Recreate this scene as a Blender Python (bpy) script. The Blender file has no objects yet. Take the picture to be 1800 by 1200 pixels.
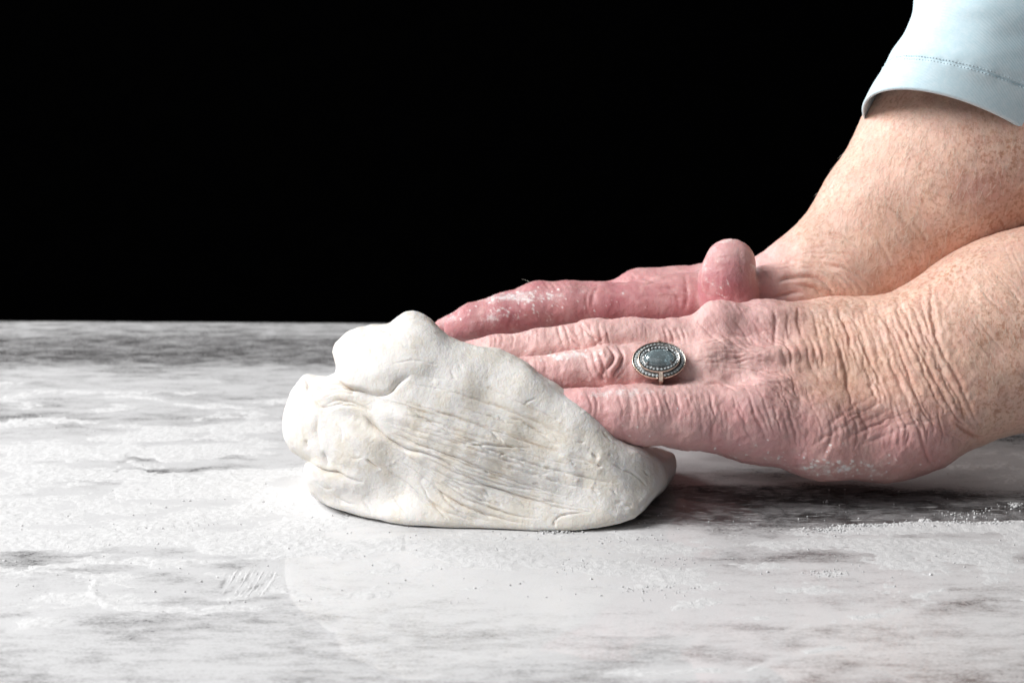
import bpy, math, random, time
import numpy as np
import openvdb as vdb
from mathutils import Vector, Matrix
from mathutils.bvhtree import BVHTree

T0 = time.time()
random.seed(7)
RNG = np.random.default_rng(11)
S = bpy.context.scene
COL = S.collection
MM = 0.001

# ------------------------------------------------------------------ camera
PITCH = math.radians(11.0)
CAM = np.array([0.0, -874.0, 242.0])          # millimetres
FPX = 4250.0                                   # focal length for an 1800 px wide picture
cd = bpy.data.cameras.new("camera")
cam = bpy.data.objects.new("camera", cd)
COL.objects.link(cam)
cam.location = CAM * MM
cam.rotation_euler = (math.pi / 2 - PITCH, 0, 0)
cd.sensor_width = 36.0
cd.lens = 85.0
cd.clip_start = 0.01
cd.clip_end = 50.0
cd.dof.use_dof = True
cd.dof.focus_distance = 0.905
cd.dof.aperture_fstop = 20.0
S.camera = cam

# ------------------------------------------------------------------ studio light (no daylight in the photograph)
w = bpy.data.worlds.new("World")
S.world = w
w.use_nodes = True
w.node_tree.nodes["Background"].inputs[0].default_value = (0.9, 0.93, 1.0, 1)
w.node_tree.nodes["Background"].inputs[1].default_value = 0.05


def area(name, loc, target, sx, sy, power, color):
    ld = bpy.data.lights.new(name, 'AREA')
    ld.shape = 'RECTANGLE'
    ld.size, ld.size_y = sx, sy
    ld.energy = power
    ld.color = color
    o = bpy.data.objects.new(name, ld)
    COL.objects.link(o)
    o.location = Vector(loc) * MM
    d = Vector(target) - Vector(loc)
    o.rotation_euler = d.to_track_quat('-Z', 'Y').to_euler()
    return o


area("softbox_key", (-1480, -430, 1450), (20, 60, 30), 1.10, 1.10, 68.0, (1.0, 0.99, 0.98))
area("softbox_back", (-1050, 1050, 680), (120, 90, 10), 0.60, 0.60, 14.0, (1.0, 1.0, 1.0))
area("softbox_fill", (-350, -900, 900), (40, 40, 20), 0.9, 0.9, 2.4, (0.95, 0.97, 1.0))

S.view_settings.view_transform = 'Standard'
S.view_settings.look = 'None'
S.view_settings.exposure = 0.0
S.view_settings.gamma = 1.0
S.cycles.max_bounces = 6
S.cycles.use_denoising = True

# ------------------------------------------------------------------ helpers
cp, sp = math.cos(PITCH), math.sin(PITCH)
FWD = np.array([0, cp, -sp]); UP = np.array([0, sp, cp]); RIGHT = np.array([1.0, 0, 0])


def P(px, py, Y):
    """world point (mm) seen at photograph pixel (px, py) at world depth Y"""
    d = FWD + RIGHT * ((px - 900) / FPX) - UP * ((py - 600) / FPX)
    return CAM + d * ((Y - CAM[1]) / d[1])


def PT(px, py):
    """point of the table plane under a pixel"""
    d = FWD + RIGHT * ((px - 900) / FPX) - UP * ((py - 600) / FPX)
    return CAM + d * (-CAM[2] / d[2])


def proj(v):
    q = v - CAM
    z = q @ FWD
    return 900 + FPX * (q @ RIGHT) / z, 600 - FPX * (q @ UP) / z, z


def rmm(p, rpx):
    return rpx * float((p - CAM) @ FWD) / FPX


def smin(a, b, k):
    h = np.clip(0.5 + 0.5 * (b - a) / k, 0, 1)
    return b + (a - b) * h - k * h * (1 - h)


class Field:
    """signed distance grid in millimetres"""
    def __init__(s, lo, hi, h):
        s.lo = np.array(lo, float); s.h = h
        s.n = np.ceil((np.array(hi) - s.lo) / h).astype(int) + 1
        s.d = np.full(s.n, 30.0, np.float32)

    def box(s, lo, hi):
        a = np.clip(np.floor((lo - s.lo) / s.h).astype(int), 0, s.n)
        b = np.clip(np.ceil((hi - s.lo) / s.h).astype(int) + 1, 0, s.n)
        return a, b

    def coords(s, a, b):
        x = (s.lo[0] + s.h * np.arange(a[0], b[0])).astype(np.float32)[:, None, None]
        y = (s.lo[1] + s.h * np.arange(a[1], b[1])).astype(np.float32)[None, :, None]
        z = (s.lo[2] + s.h * np.arange(a[2], b[2])).astype(np.float32)[None, None, :]
        return x, y, z

    def put(s, fn, lo, hi, k):
        a, b = s.box(np.array(lo) - 2 * k - 4, np.array(hi) + 2 * k + 4)
        if np.any(b <= a):
            return
        x, y, z = s.coords(a, b)
        v = fn(x, y, z)
        sl = tuple(slice(a[i], b[i]) for i in range(3))
        s.d[sl] = smin(s.d[sl], v, k) if k > 0 else np.minimum(s.d[sl], v)

    def cone(s, p, q, r1, r2, k):
        p = np.array(p); q = np.array(q); ab = q - p; L2 = float(ab @ ab)

        def fn(x, y, z):
            t = np.clip(((x - p[0]) * ab[0] + (y - p[1]) * ab[1] + (z - p[2]) * ab[2]) / L2, 0, 1)
            return np.sqrt((x - p[0] - t * ab[0]) ** 2 + (y - p[1] - t * ab[1]) ** 2 + (z - p[2] - t * ab[2]) ** 2) - (r1 + (r2 - r1) * t)
        R = max(r1, r2)
        s.put(fn, np.minimum(p, q) - R, np.maximum(p, q) + R, k)

    def chain(s, nodes, k):
        pts = [P(a, b, Y) for a, b, r, Y in nodes]
        rs = [rmm(pp, n[2]) for pp, n in zip(pts, nodes)]
        for i in range(len(pts) - 1):
            s.cone(pts[i], pts[i + 1], rs[i], rs[i + 1], k)

    def ell(s, c, r, k, rot=None):
        c = np.array(c, float); r = np.array(r, float)
        M = np.eye(3) if rot is None else np.array(Matrix.Rotation(math.radians(rot), 3, 'Y'))

        def fn(x, y, z):
            u = [(M[0][j] * (x - c[0]) + M[1][j] * (y - c[1]) + M[2][j] * (z - c[2])) / r[j] for j in range(3)]
            l = np.sqrt(u[0] ** 2 + u[1] ** 2 + u[2] ** 2)
            g = np.sqrt((u[0] / r[0]) ** 2 + (u[1] / r[1]) ** 2 + (u[2] / r[2]) ** 2)
            return l * (l - 1) / np.maximum(g, 1e-4)
        R = max(r)
        s.put(fn, c - R, c + R, k)

    def mesh(s, name, sub=1):
        g = vdb.FloatGrid(20.0)
        g.copyFromArray(np.ascontiguousarray(np.clip(s.d, -8, 8)))
        pts, quads = g.convertToQuads(0.0)
        pts = np.asarray(pts, float) * s.h + s.lo
        quads = np.asarray(quads)
        me = bpy.data.meshes.new(name)
        me.from_pydata((pts * MM).tolist(), [], quads.tolist())
        if sub:
            o = bpy.data.objects.new("tmp", me); COL.objects.link(o)
            m = o.modifiers.new("s", 'SUBSURF'); m.levels = sub
            dg = bpy.context.evaluated_depsgraph_get()
            me2 = bpy.data.meshes.new_from_object(o.evaluated_get(dg))
            bpy.data.objects.remove(o); bpy.data.meshes.remove(me)
            me = me2; me.name = name
        return me


def getv(me):
    a = np.empty(len(me.vertices) * 3, np.float32); me.vertices.foreach_get('co', a)
    return a.reshape(-1, 3).astype(float) / MM


def setv(me, v):
    me.vertices.foreach_set('co', (v * MM).astype(np.float32).ravel()); me.update()


def getn(me):
    a = np.empty(len(me.vertices) * 3, np.float32); me.vertices.foreach_get('normal', a)
    return a.reshape(-1, 3).astype(float)


def smooth(me):
    me.polygons.foreach_set('use_smooth', np.ones(len(me.polygons), bool)); me.update()


def set_color(me, name, rgb):
    at = me.color_attributes.new(name, 'FLOAT_COLOR', 'POINT')
    c = np.ones((len(rgb), 4), np.float32); c[:, :rgb.shape[1]] = rgb
    at.data.foreach_set('color', c.ravel())


_perm = np.random.default_rng(5).permutation(256).astype(np.int64)
_perm = np.concatenate([_perm, _perm, _perm])
_grad = np.random.default_rng(6).normal(size=(256, 3)); _grad /= np.linalg.norm(_grad, axis=1)[:, None]


def noise(p, scale=1.0, seed=0.0):
    p = np.asarray(p) * scale + seed * 17.31
    i = np.floor(p).astype(np.int64); f = p - i
    u = f * f * f * (f * (f * 6 - 15) + 10)
    i &= 255
    out = 0
    for dx in (0, 1):
        for dy in (0, 1):
            for dz in (0, 1):
                h = _perm[_perm[_perm[i[:, 0] + dx] + i[:, 1] + dy] + i[:, 2] + dz]
                g = _grad[h]
                dot = g[:, 0] * (f[:, 0] - dx) + g[:, 1] * (f[:, 1] - dy) + g[:, 2] * (f[:, 2] - dz)
                ww = (u[:, 0] if dx else 1 - u[:, 0]) * (u[:, 1] if dy else 1 - u[:, 1]) * (u[:, 2] if dz else 1 - u[:, 2])
                out = out + ww * dot
    return out * 1.6


def fbm(p, scale, oct=3, seed=0.0):
    r = 0; a = 1
    for o in range(oct):
        r = r + a * noise(p, scale * 2 ** o, seed + o * 3.7); a *= 0.5
    return r


def sstep(x, a, b):
    t = np.clip((x - a) / (b - a), 0, 1)
    return t * t * (3 - 2 * t)


def catmull(pts, n):
    pts = np.array(pts, float)
    if len(pts) == 2:
        t = np.linspace(0, 1, n)[:, None]
        return pts[0] * (1 - t) + pts[1] * t
    q = np.vstack([2 * pts[0] - pts[1], pts, 2 * pts[-1] - pts[-2]])
    out = []
    m = len(pts) - 1
    for u in np.linspace(0, m - 1e-6, n):
        i = int(u); t = u - i
        a, b, c, d = q[i], q[i + 1], q[i + 2], q[i + 3]
        out.append(0.5 * ((2 * b) + (c - a) * t + (2 * a - 5 * b + 4 * c - d) * t * t + (3 * b - a - 3 * c + d) * t ** 3))
    return np.array(out)


class Sculpt:
    """relief strokes (mm) and tint strokes laid on the side of a body that faces the builder"""
    def __init__(s, x0, y0, x1, y1):
        s.x0, s.y0, s.x1, s.y1 = x0, y0, x1, y1
        s.h = np.zeros((y1 - y0, x1 - x0), np.float32)
        s.c = {}

    def layer(s, n):
        if n is None:
            return s.h
        if n not in s.c:
            s.c[n] = np.zeros_like(s.h)
        return s.c[n]

    def stamp(s, pts, wpx, amp, layer=None, lip=0.0, tint=None, tint_amp=0.0, jitter=0.0, taper=True, lipw=2.4, cusp=None):
        pts = np.array(pts, float)
        L = np.sum(np.hypot(*np.diff(pts, axis=0).T)) + 1
        if cusp is None: cusp = (amp < 0 and wpx < 6.5 and (tint is not None or lip > 0))
        n = max(8, int(L / (max(0.6, wpx * .22) if cusp or wpx > 8 else max(.8, wpx * 0.33))))
        q = catmull(pts, n)
        if jitter:
            ph = random.random() * 100
            tt = np.linspace(0, L / random.uniform(9.0, 34.0), n)
            q = q + np.stack([np.sin(tt * 1.7 + ph) * 0.6 + np.sin(tt * 4.1 + ph * 2) * .4, np.sin(tt * 1.3 + ph * 3) * .7 + np.sin(tt * 3.3 + ph) * .5], 1) * jitter
        R = wpx * (3.2 if cusp else 2.2) * (lipw * .8 if lip else 1)
        a0 = int(max(0, q[:, 0].min() - R - s.x0)); a1 = int(min(s.h.shape[1], q[:, 0].max() + R - s.x0 + 2))
        b0 = int(max(0, q[:, 1].min() - R - s.y0)); b1 = int(min(s.h.shape[0], q[:, 1].max() + R - s.y0 + 2))
        if a1 <= a0 or b1 <= b0:
            return
        g = np.zeros((b1 - b0, a1 - a0), np.float32); gl = np.zeros_like(g)
        for i, (x, y) in enumerate(q):
            t = i / (n - 1)
            tp = (math.sin(math.pi * min(1, max(0, t)))) ** 0.6 if taper else 1.0
            if tp <= 0.02:
                continue
            ww = wpx * (0.55 + 0.45 * tp)
            xa = int(max(a0, x - s.x0 - R)); xb = int(min(a1, x - s.x0 + R + 2))
            ya = int(max(b0, y - s.y0 - R)); yb = int(min(b1, y - s.y0 + R + 2))
            if xb <= xa or yb <= ya:
                continue
            X = np.arange(xa, xb) + s.x0 - x; Yv = (np.arange(ya, yb) + s.y0 - y)[:, None]
            d2 = X * X + Yv * Yv
            sub = g[ya - b0:yb - b0, xa - a0:xb - a0]
            np.maximum(sub, tp * (np.exp(-np.sqrt(d2) / (ww * .8)) if cusp else np.exp(-d2 / (ww * ww))), out=sub)
            if lip:
                sub = gl[ya - b0:yb - b0, xa - a0:xb - a0]
                np.maximum(sub, tp * np.exp(-d2 / (ww * lipw) ** 2), out=sub)
        s.layer(layer)[b0:b1, a0:a1] += amp * g - (lip * amp * (gl - 0.55 * g) if lip else 0)
        if tint:
            s.layer(tint)[b0:b1, a0:a1] += tint_amp * g ** 2.2

    def family(s, A, B, n, wpx, amp, spread=0.9, part=(0.45, 1.0), **kw):
        for i in range(n):
            u = (i + 0.5 + random.uniform(-spread, spread)) / n
            a = catmull(A, 14); b = catmull(B, 14)
            c = a * (1 - u) + b * u
            L = random.uniform(*part); t0 = random.uniform(0, 1 - L)
            i0 = int(t0 * 13); i1 = max(i0 + 3, int((t0 + L) * 13) + 1)
            s.stamp(c[i0:i1], wpx * random.uniform(0.6, 1.45), amp * random.uniform(0.25, 1.35), **kw)

    def sample(s, px, py, layer=None):
        A = s.layer(layer)
        x = np.clip(px - s.x0, 0, A.shape[1] - 1.001); y = np.clip(py - s.y0, 0, A.shape[0] - 1.001)
        i = x.astype(int); j = y.astype(int); fx = x - i; fy = y - j
        v = A[j, i] * (1 - fx) * (1 - fy) + A[j, i + 1] * fx * (1 - fy) + A[j + 1, i] * (1 - fx) * fy + A[j + 1, i + 1] * fx * fy
        ok = (px >= s.x0) & (px < s.x1) & (py >= s.y0) & (py < s.y1)
        return v * ok


def facing(v, n):
    d = CAM - v; d /= np.linalg.norm(d, axis=1)[:, None]
    return np.sum(d * n, axis=1)


def link(name, me, mat=None, parent=None):
    o = bpy.data.objects.new(name, me)
    COL.objects.link(o)
    if mat is not None:
        me.materials.clear(); me.materials.append(mat)
    if parent is not None:
        o.parent = parent
    return o


def tag(o, label=None, cat=None, group=None, kind=None):
    if label: o['label'] = label
    if cat: o['category'] = cat
    if group: o['group'] = group
    if kind: o['kind'] = kind
    return o


def empty(name, loc=(0, 0, 0)):
    o = bpy.data.objects.new(name, None); COL.objects.link(o); o.location = Vector(loc) * MM
    o.empty_display_size = 0.02
    return o


def pymesh(name, verts, faces, sm=True):
    me = bpy.data.meshes.new(name)
    me.from_pydata([tuple(float(c) * MM for c in v) for v in verts], [], faces)
    if sm: smooth(me)
    me.update()
    return me


# ------------------------------------------------------------------ materials
class NT:
    def __init__(s, name):
        s.m = bpy.data.materials.new(name); s.m.use_nodes = True
        s.t = s.m.node_tree; s.n = s.t.nodes; s.p = s.n['Principled BSDF']

    def add(s, typ, **kw):
        n = s.n.new(typ)
        for k, v in kw.items():
            if k.startswith('i_'):
                n.inputs[k[2:].replace('_', ' ')].default_value = v
            else:
                setattr(n, k, v)
        return n

    def l(s, a, b): s.t.links.new(a, b)

    def mix(s, fac, a, b):
        n = s.n.new('ShaderNodeMix'); n.data_type = 'RGBA'
        for inp, v in ((n.inputs[0], fac), (n.inputs[6], a), (n.inputs[7], b)):
            if hasattr(v, 'links'): s.l(v, inp)
            else: inp.default_value = v if not isinstance(v, tuple) else (*v[:3], 1)
        return n.outputs[2]

    def math(s, op, a, b=None, c=None, clamp=False):
        n = s.n.new('ShaderNodeMath'); n.operation = op; n.use_clamp = clamp
        for i, v in enumerate((a, b, c)):
            if v is None: continue
            if hasattr(v, 'links'): s.l(v, n.inputs[i])
            else: n.inputs[i].default_value = v
        return n.outputs[0]

    def noise(s, vec, scale, detail=3, rough=0.55, dist=0.0):
        n = s.n.new('ShaderNodeTexNoise'); n.inputs['Scale'].default_value = scale
        n.inputs['Detail'].default_value = detail; n.inputs['Roughness'].default_value = rough
        n.inputs['Distortion'].default_value = dist
        s.l(vec, n.inputs['Vector']); return n.outputs['Fac']

    def mapr(s, v, a, b, c=0.0, d=1.0):
        n = s.n.new('ShaderNodeMapRange'); n.interpolation_type = 'SMOOTHSTEP'
        s.l(v, n.inputs[0]); n.inputs[1].default_value = a; n.inputs[2].default_value = b
        n.inputs[3].default_value = c; n.inputs[4].default_value = d
        return n.outputs[0]

    def scaled(s, vec, sc):
        n = s.n.new('ShaderNodeMapping'); n.inputs['Scale'].default_value = sc
        s.l(vec, n.inputs[0]); return n.outputs[0]

    def bump(s, h, dist, strength=1.0, normal=None):
        n = s.n.new('ShaderNodeBump'); n.inputs['Strength'].default_value = strength
        n.inputs['Distance'].default_value = dist; s.l(h, n.inputs['Height'])
        if normal is not None: s.l(normal, n.inputs['Normal'])
        return n.outputs[0]


def mat_skin():
    t = NT('skin'); p = t.p
    pos = t.add('ShaderNodeTexCoord').outputs['Object']
    col = t.add('ShaderNodeVertexColor', layer_name='Col')
    ext = t.add('ShaderNodeVertexColor', layer_name='Ext')      # r: freckles, g: flour, b: fine creases
    sep = t.add('ShaderNodeSeparateColor'); t.l(ext.outputs['Color'], sep.inputs[0])
    fr, fl, cr = sep.outputs
    wv = t.noise(pos, 260, 2)
    fn = t.noise(t.scaled(pos, (1, 1, 1)), 620, 3, 0.65)
    freck = t.math('MULTIPLY', t.mapr(fn, 0.47, 0.62), fr)
    c = t.mix(t.math('MULTIPLY', freck, 0.75), col.outputs['Color'], (0.42, 0.19, 0.11))
    mott = t.mapr(t.noise(pos, 130, 3), 0.35, 0.7)
    c = t.mix(t.math('MULTIPLY', mott, 0.2), c, (0.54, 0.22, 0.20))
    pale = t.mapr(t.noise(pos, 160, 3), 0.45, 0.7)
    c = t.mix(t.math('MULTIPLY', pale, 0.18), c, (0.82, 0.66, 0.60))
    # flour caught on the skin
    n1 = t.noise(pos, 1900, 2, 0.8); n2 = t.noise(pos, 320, 3, 0.6)
    th = t.math('MULTIPLY_ADD', n1, 0.55, t.math('MULTIPLY', n2, 0.55))
    fm = t.mapr(t.math('ADD', t.math('MULTIPLY', fl, 0.34), th), 0.74, 1.05)
    c = t.mix(t.math('MULTIPLY', fm, 0.8), c, (0.86, 0.83, 0.82))
    t.l(c, p.inputs['Base Color'])
    p.inputs['Roughness'].default_value = 0.46
    p.inputs['Specular IOR Level'].default_value = 0.35
    p.inputs['Subsurface Weight'].default_value = 0.22
    p.inputs['Subsurface Radius'].default_value = (1.0, 0.32, 0.18)
    p.inputs['Subsurface Scale'].default_value = 0.0035
    # fine skin relief
    v = t.add('ShaderNodeTexVoronoi', feature='DISTANCE_TO_EDGE'); v.inputs['Scale'].default_value = 900
    t.l(pos, v.inputs['Vector'])
    h1 = t.mapr(v.outputs['Distance'], 0.0, 0.25)
    hh = t.math('MULTIPLY_ADD', h1, 0.5, t.noise(pos, 1800, 2))
    t.l(t.bump(hh, 0.00018, 0.45), p.inputs['Normal'])
    return t.m


def mat_dough():
    t = NT('dough'); p = t.p
    pos = t.add('ShaderNodeTexCoord').outputs['Object']
    ext = t.add('ShaderNodeVertexColor', layer_name='Ext')      # r: tan tint along folds, g: dry flour
    sep = t.add('ShaderNodeSeparateColor'); t.l(ext.outputs['Color'], sep.inputs[0])
    c = t.mix(t.mapr(t.noise(pos, 70, 4), 0.35, 0.68), (0.69, 0.65, 0.585), (0.72, 0.685, 0.63))
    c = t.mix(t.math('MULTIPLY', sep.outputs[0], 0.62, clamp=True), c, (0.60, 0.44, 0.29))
    dry = t.mapr(t.math('ADD', t.noise(pos, 210, 4, 0.7), t.math('MULTIPLY', sep.outputs[1], 0.3)), 0.5, 0.75)
    c = t.mix(t.math('MULTIPLY', dry, 0.75), c, (0.76, 0.745, 0.73))
    t.l(c, p.inputs['Base Color'])
    p.inputs['Roughness'].default_value = 0.72
    p.inputs['Specular IOR Level'].default_value = 0.25
    p.inputs['Subsurface Weight'].default_value = 0.4
    p.inputs['Subsurface Radius'].default_value = (1.0, 0.7, 0.45)
    p.inputs['Subsurface Scale'].default_value = 0.0025
    h = t.math('ADD', t.noise(pos, 1500, 3, 0.7), t.math('MULTIPLY', t.noise(pos, 600, 4, 0.7), 1.0))
    t.l(t.bump(h, 0.0006, 0.55), p.inputs['Normal'])
    return t.m


def mat_table():
    t = NT('stone'); p = t.p
    pos = t.add('ShaderNodeTexCoord').outputs['Object']
    ext = t.add('ShaderNodeVertexColor', layer_name='Ext')      # r: dusting of flour, thinned to darken the hands' cast shadow
    sep = t.add('ShaderNodeSeparateColor'); t.l(ext.outputs['Color'], sep.inputs[0])
    st = t.scaled(pos, (1.0, 1.3, 1))
    grain = t.noise(st, 60, 7, 0.75, 0.4)
    base = t.mix(t.mapr(grain, 0.38, 0.64), (0.06, 0.056, 0.057), (0.32, 0.315, 0.32))
    base = t.mix(t.mapr(t.noise(t.scaled(pos, (0.3, 1, 1)), 420, 4), 0.56, 0.68), base, (0.48, 0.475, 0.475))
    a = t.noise(t.scaled(pos, (1, 1.3, 1)), 95, 6, 0.72)
    b = t.noise(t.scaled(pos, (0.7, 1, 1)), 1000, 4, 0.85)
    b2 = t.noise(t.scaled(pos, (0.42, 1, 1)), 300, 6, 0.8, 0.3)
    s = t.math('ADD', t.math('ADD', t.math('MULTIPLY', a, 0.4), t.math('MULTIPLY', b2, 1.0)), t.math('MULTIPLY', b, 1.5))
    s = t.math('ADD', s, t.math('MULTIPLY', sep.outputs[0], 1.6))
    veil = t.mapr(s, 1.64, 2.62, 0.0, 1.0)
    c = t.mix(veil, base, (0.66, 0.66, 0.667))
    t.l(c, p.inputs['Base Color'])
    rough = t.math('MULTIPLY_ADD', veil, 0.5, 0.10)
    t.l(rough, p.inputs['Roughness'])
    t.l(t.bump(s, 0.0004, 0.35), p.inputs['Normal'])
    p.inputs['IOR'].default_value = 1.5
    p.inputs['Coat Weight'].default_value = 0.45
    p.inputs['Coat Roughness'].default_value = 0.03
    return t.m


def mat_flour():
    t = NT('flour'); p = t.p
    pos = t.add('ShaderNodeTexCoord').outputs['Object']
    c = t.mix(t.mapr(t.noise(pos, 500, 3), 0.3, 0.7), (0.60, 0.60, 0.605), (0.68, 0.68, 0.683))
    t.l(c, p.inputs['Base Color'])
    p.inputs['Roughness'].default_value = 0.95
    p.inputs['Specular IOR Level'].default_value = 0.1
    t.l(t.bump(t.noise(pos, 1700, 3, 0.7), 0.0006, 0.6), p.inputs['Normal'])
    return t.m


def simple(name, col, rough=0.5, metal=0.0, noise_amt=0.12, nscale=600, bump=0.0001):
    t = NT(name); p = t.p
    pos = t.add('ShaderNodeTexCoord').outputs['Object']
    f = t.mapr(t.noise(pos, nscale, 3), 0.3, 0.7)
    d = tuple(x * (1 - noise_amt * 2) for x in col)
    t.l(t.mix(f, col, d), p.inputs['Base Color'])
    p.inputs['Roughness'].default_value = rough
    p.inputs['Metallic'].default_value = metal
    if bump: t.l(t.bump(f, bump, 0.5), p.inputs['Normal'])
    return t.m


def mat_cloth():
    t = NT('jersey_cloth'); p = t.p
    pos = t.add('ShaderNodeTexCoord').outputs['Object']
    c = t.mix(t.mapr(t.noise(pos, 420, 4, 0.7), 0.3, 0.7), (0.62, 0.81, 0.89), (0.70, 0.86, 0.93))
    t.l(c, p.inputs['Base Color'])
    p.inputs['Roughness'].default_value = 0.9
    p.inputs['Sheen Weight'].default_value = 0.35
    p.inputs['Specular IOR Level'].default_value = 0.1
    wv = t.add('ShaderNodeTexWave', bands_direction='DIAGONAL'); wv.inputs['Scale'].default_value = 420
    wv.inputs['Distortion'].default_value = 1.5
    t.l(pos, wv.inputs['Vector'])
    h = t.math('ADD', wv.outputs['Fac'], t.noise(pos, 1500, 2))
    t.l(t.bump(h, 0.0002, 0.2), p.inputs['Normal'])
    return t.m


M_SKIN, M_DOUGH, M_TABLE, M_FLOUR = mat_skin(), mat_dough(), mat_table(), mat_flour()
M_CLOTH = mat_cloth()
M_THREAD = simple('sewing_thread', (0.66, 0.82, 0.89), 0.9)
M_HAIR = simple('fine_hair', (0.93, 0.86, 0.74), 0.45, 0, 0.1, 300, 0)
M_GOLD = simple('rose_gold', (0.86, 0.72, 0.60), 0.25, 1.0, 0.2, 900, 0.0001)
M_SILVER = simple('dark_silver', (0.48, 0.47, 0.46), 0.3, 1.0, 0.3, 900, 0.0002)
M_DARK = simple('dark_base_metal', (0.10, 0.12, 0.13), 0.3, 0.8, 0.2, 900, 0)  # dark tone behind the clear stone, makes its centre look deep
M_BACK = simple('black_cloth', (0.0008, 0.0008, 0.0009), 1.0, 0, 0.1, 30, 0)
M_BACK.node_tree.nodes['Principled BSDF'].inputs['Specular IOR Level'].default_value = 0.0


def mat_gem(name, col, rough):
    t = NT(name); p = t.p
    p.inputs['Base Color'].default_value = (*col, 1)
    p.inputs['Transmission Weight'].default_value = 0.84
    p.inputs['IOR'].default_value = 1.62
    p.inputs['Roughness'].default_value = rough
    return t.m


M_GEM = mat_gem('blue_topaz', (0.74, 0.90, 0.95), 0.01)
M_STONE = mat_gem('clear_stone', (0.72, 0.78, 0.80), 0.05)
M_STONE.node_tree.nodes['Principled BSDF'].inputs['Transmission Weight'].default_value = 0.35

# ------------------------------------------------------------------ backdrop
bd = pymesh('backdrop', [(-2500, 1900, -800), (2500, 1900, -800), (2500, 1900, 1800), (-2500, 1900, 1800)], [(0, 1, 2, 3)], False)
tag(link('backdrop', bd, M_BACK), 'black cloth backdrop behind the table', kind='structure')

# ------------------------------------------------------------------ table
YAW = math.radians(-1.9)


def back_edge(x):
    return 424.0 + math.tan(YAW) * (x + 120)


def build_table():
    # top sheet graded from near to far, with a rounded back edge and an apron
    xs = np.linspace(-420, 420, 421); n = 330
    ys = np.linspace(0, 1, n)
    V = []; ext = []
    yy0 = -330.0
    X, T = np.meshgrid(xs, ys)
    B = 424.0 + math.tan(YAW) * (X + 120)
    Y = yy0 + (B - yy0) * T
    Z = np.zeros_like(X)
    top = np.stack([X, Y, Z], -1).reshape(-1, 3)
    faces = []
    nx = len(xs)
    idx = np.arange(nx * n).reshape(n, nx)
    q = np.stack([idx[:-1, :-1], idx[:-1, 1:], idx[1:, 1:], idx[1:, :-1]], -1).reshape(-1, 4)
    verts = top.tolist(); faces = q.tolist()
    # rounded back edge + back, front, sides and bottom
    def strip(line, prof):
        prev = line
        for dx, dy, z in prof:
            base = len(verts)
            for k in line:
                v = verts[k]; verts.append((v[0] + dx, v[1] + dy, z))
            cur = list(range(base, base + len(line)))
            for i in range(len(line) - 1):
                faces.append((prev[i], prev[i + 1], cur[i + 1], cur[i]))
            prev = cur
    strip(idx[-1][::1].tolist(), [(0, 1.2, -.35), (0, 2.1, -1.2), (0, 2.6, -2.6), (0, 2.6, -30)])
    strip(idx[0][::-1].tolist(), [(0, -1.2, -.35), (0, -2.1, -1.2), (0, -2.6, -2.6), (0, -2.6, -30)])
    strip(idx[:, 0][::-1].tolist(), [(-1.2, 0, -.35), (-2.6, 0, -2.6), (-2.6, 0, -30)])
    strip(idx[:, -1].tolist(), [(1.2, 0, -.35), (2.6, 0, -2.6), (2.6, 0, -30)])
    me = bpy.data.meshes.new('table_top')
    me.from_pydata((np.array(verts) * MM).tolist(), [], faces)
    smooth(me)
    v = getv(me)
    px, py, _ = proj(v)
    veil = veil_map(v, px, py)
    set_color(me, 'Ext', np.stack([veil, veil, veil], 1))
    return me


def blob(px, py, cx, cy, rx, ry):
    return np.exp(-(((px - cx) / rx) ** 2 + ((py - cy) / ry) ** 2))


# marks on the table top are laid out in table coordinates (mm); w(x, y) turns a spot seen in the photo into one
def tb(v, cx, cy, rx, ry):
    c = PT(cx, cy); e = PT(cx, cy + ry); r2 = abs(c[1] - e[1]); r1 = abs(PT(cx + rx, cy)[0] - c[0])
    return np.exp(-(((v[:, 0] - c[0]) / r1) ** 2 + ((v[:, 1] - c[1]) / r2) ** 2))


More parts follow.
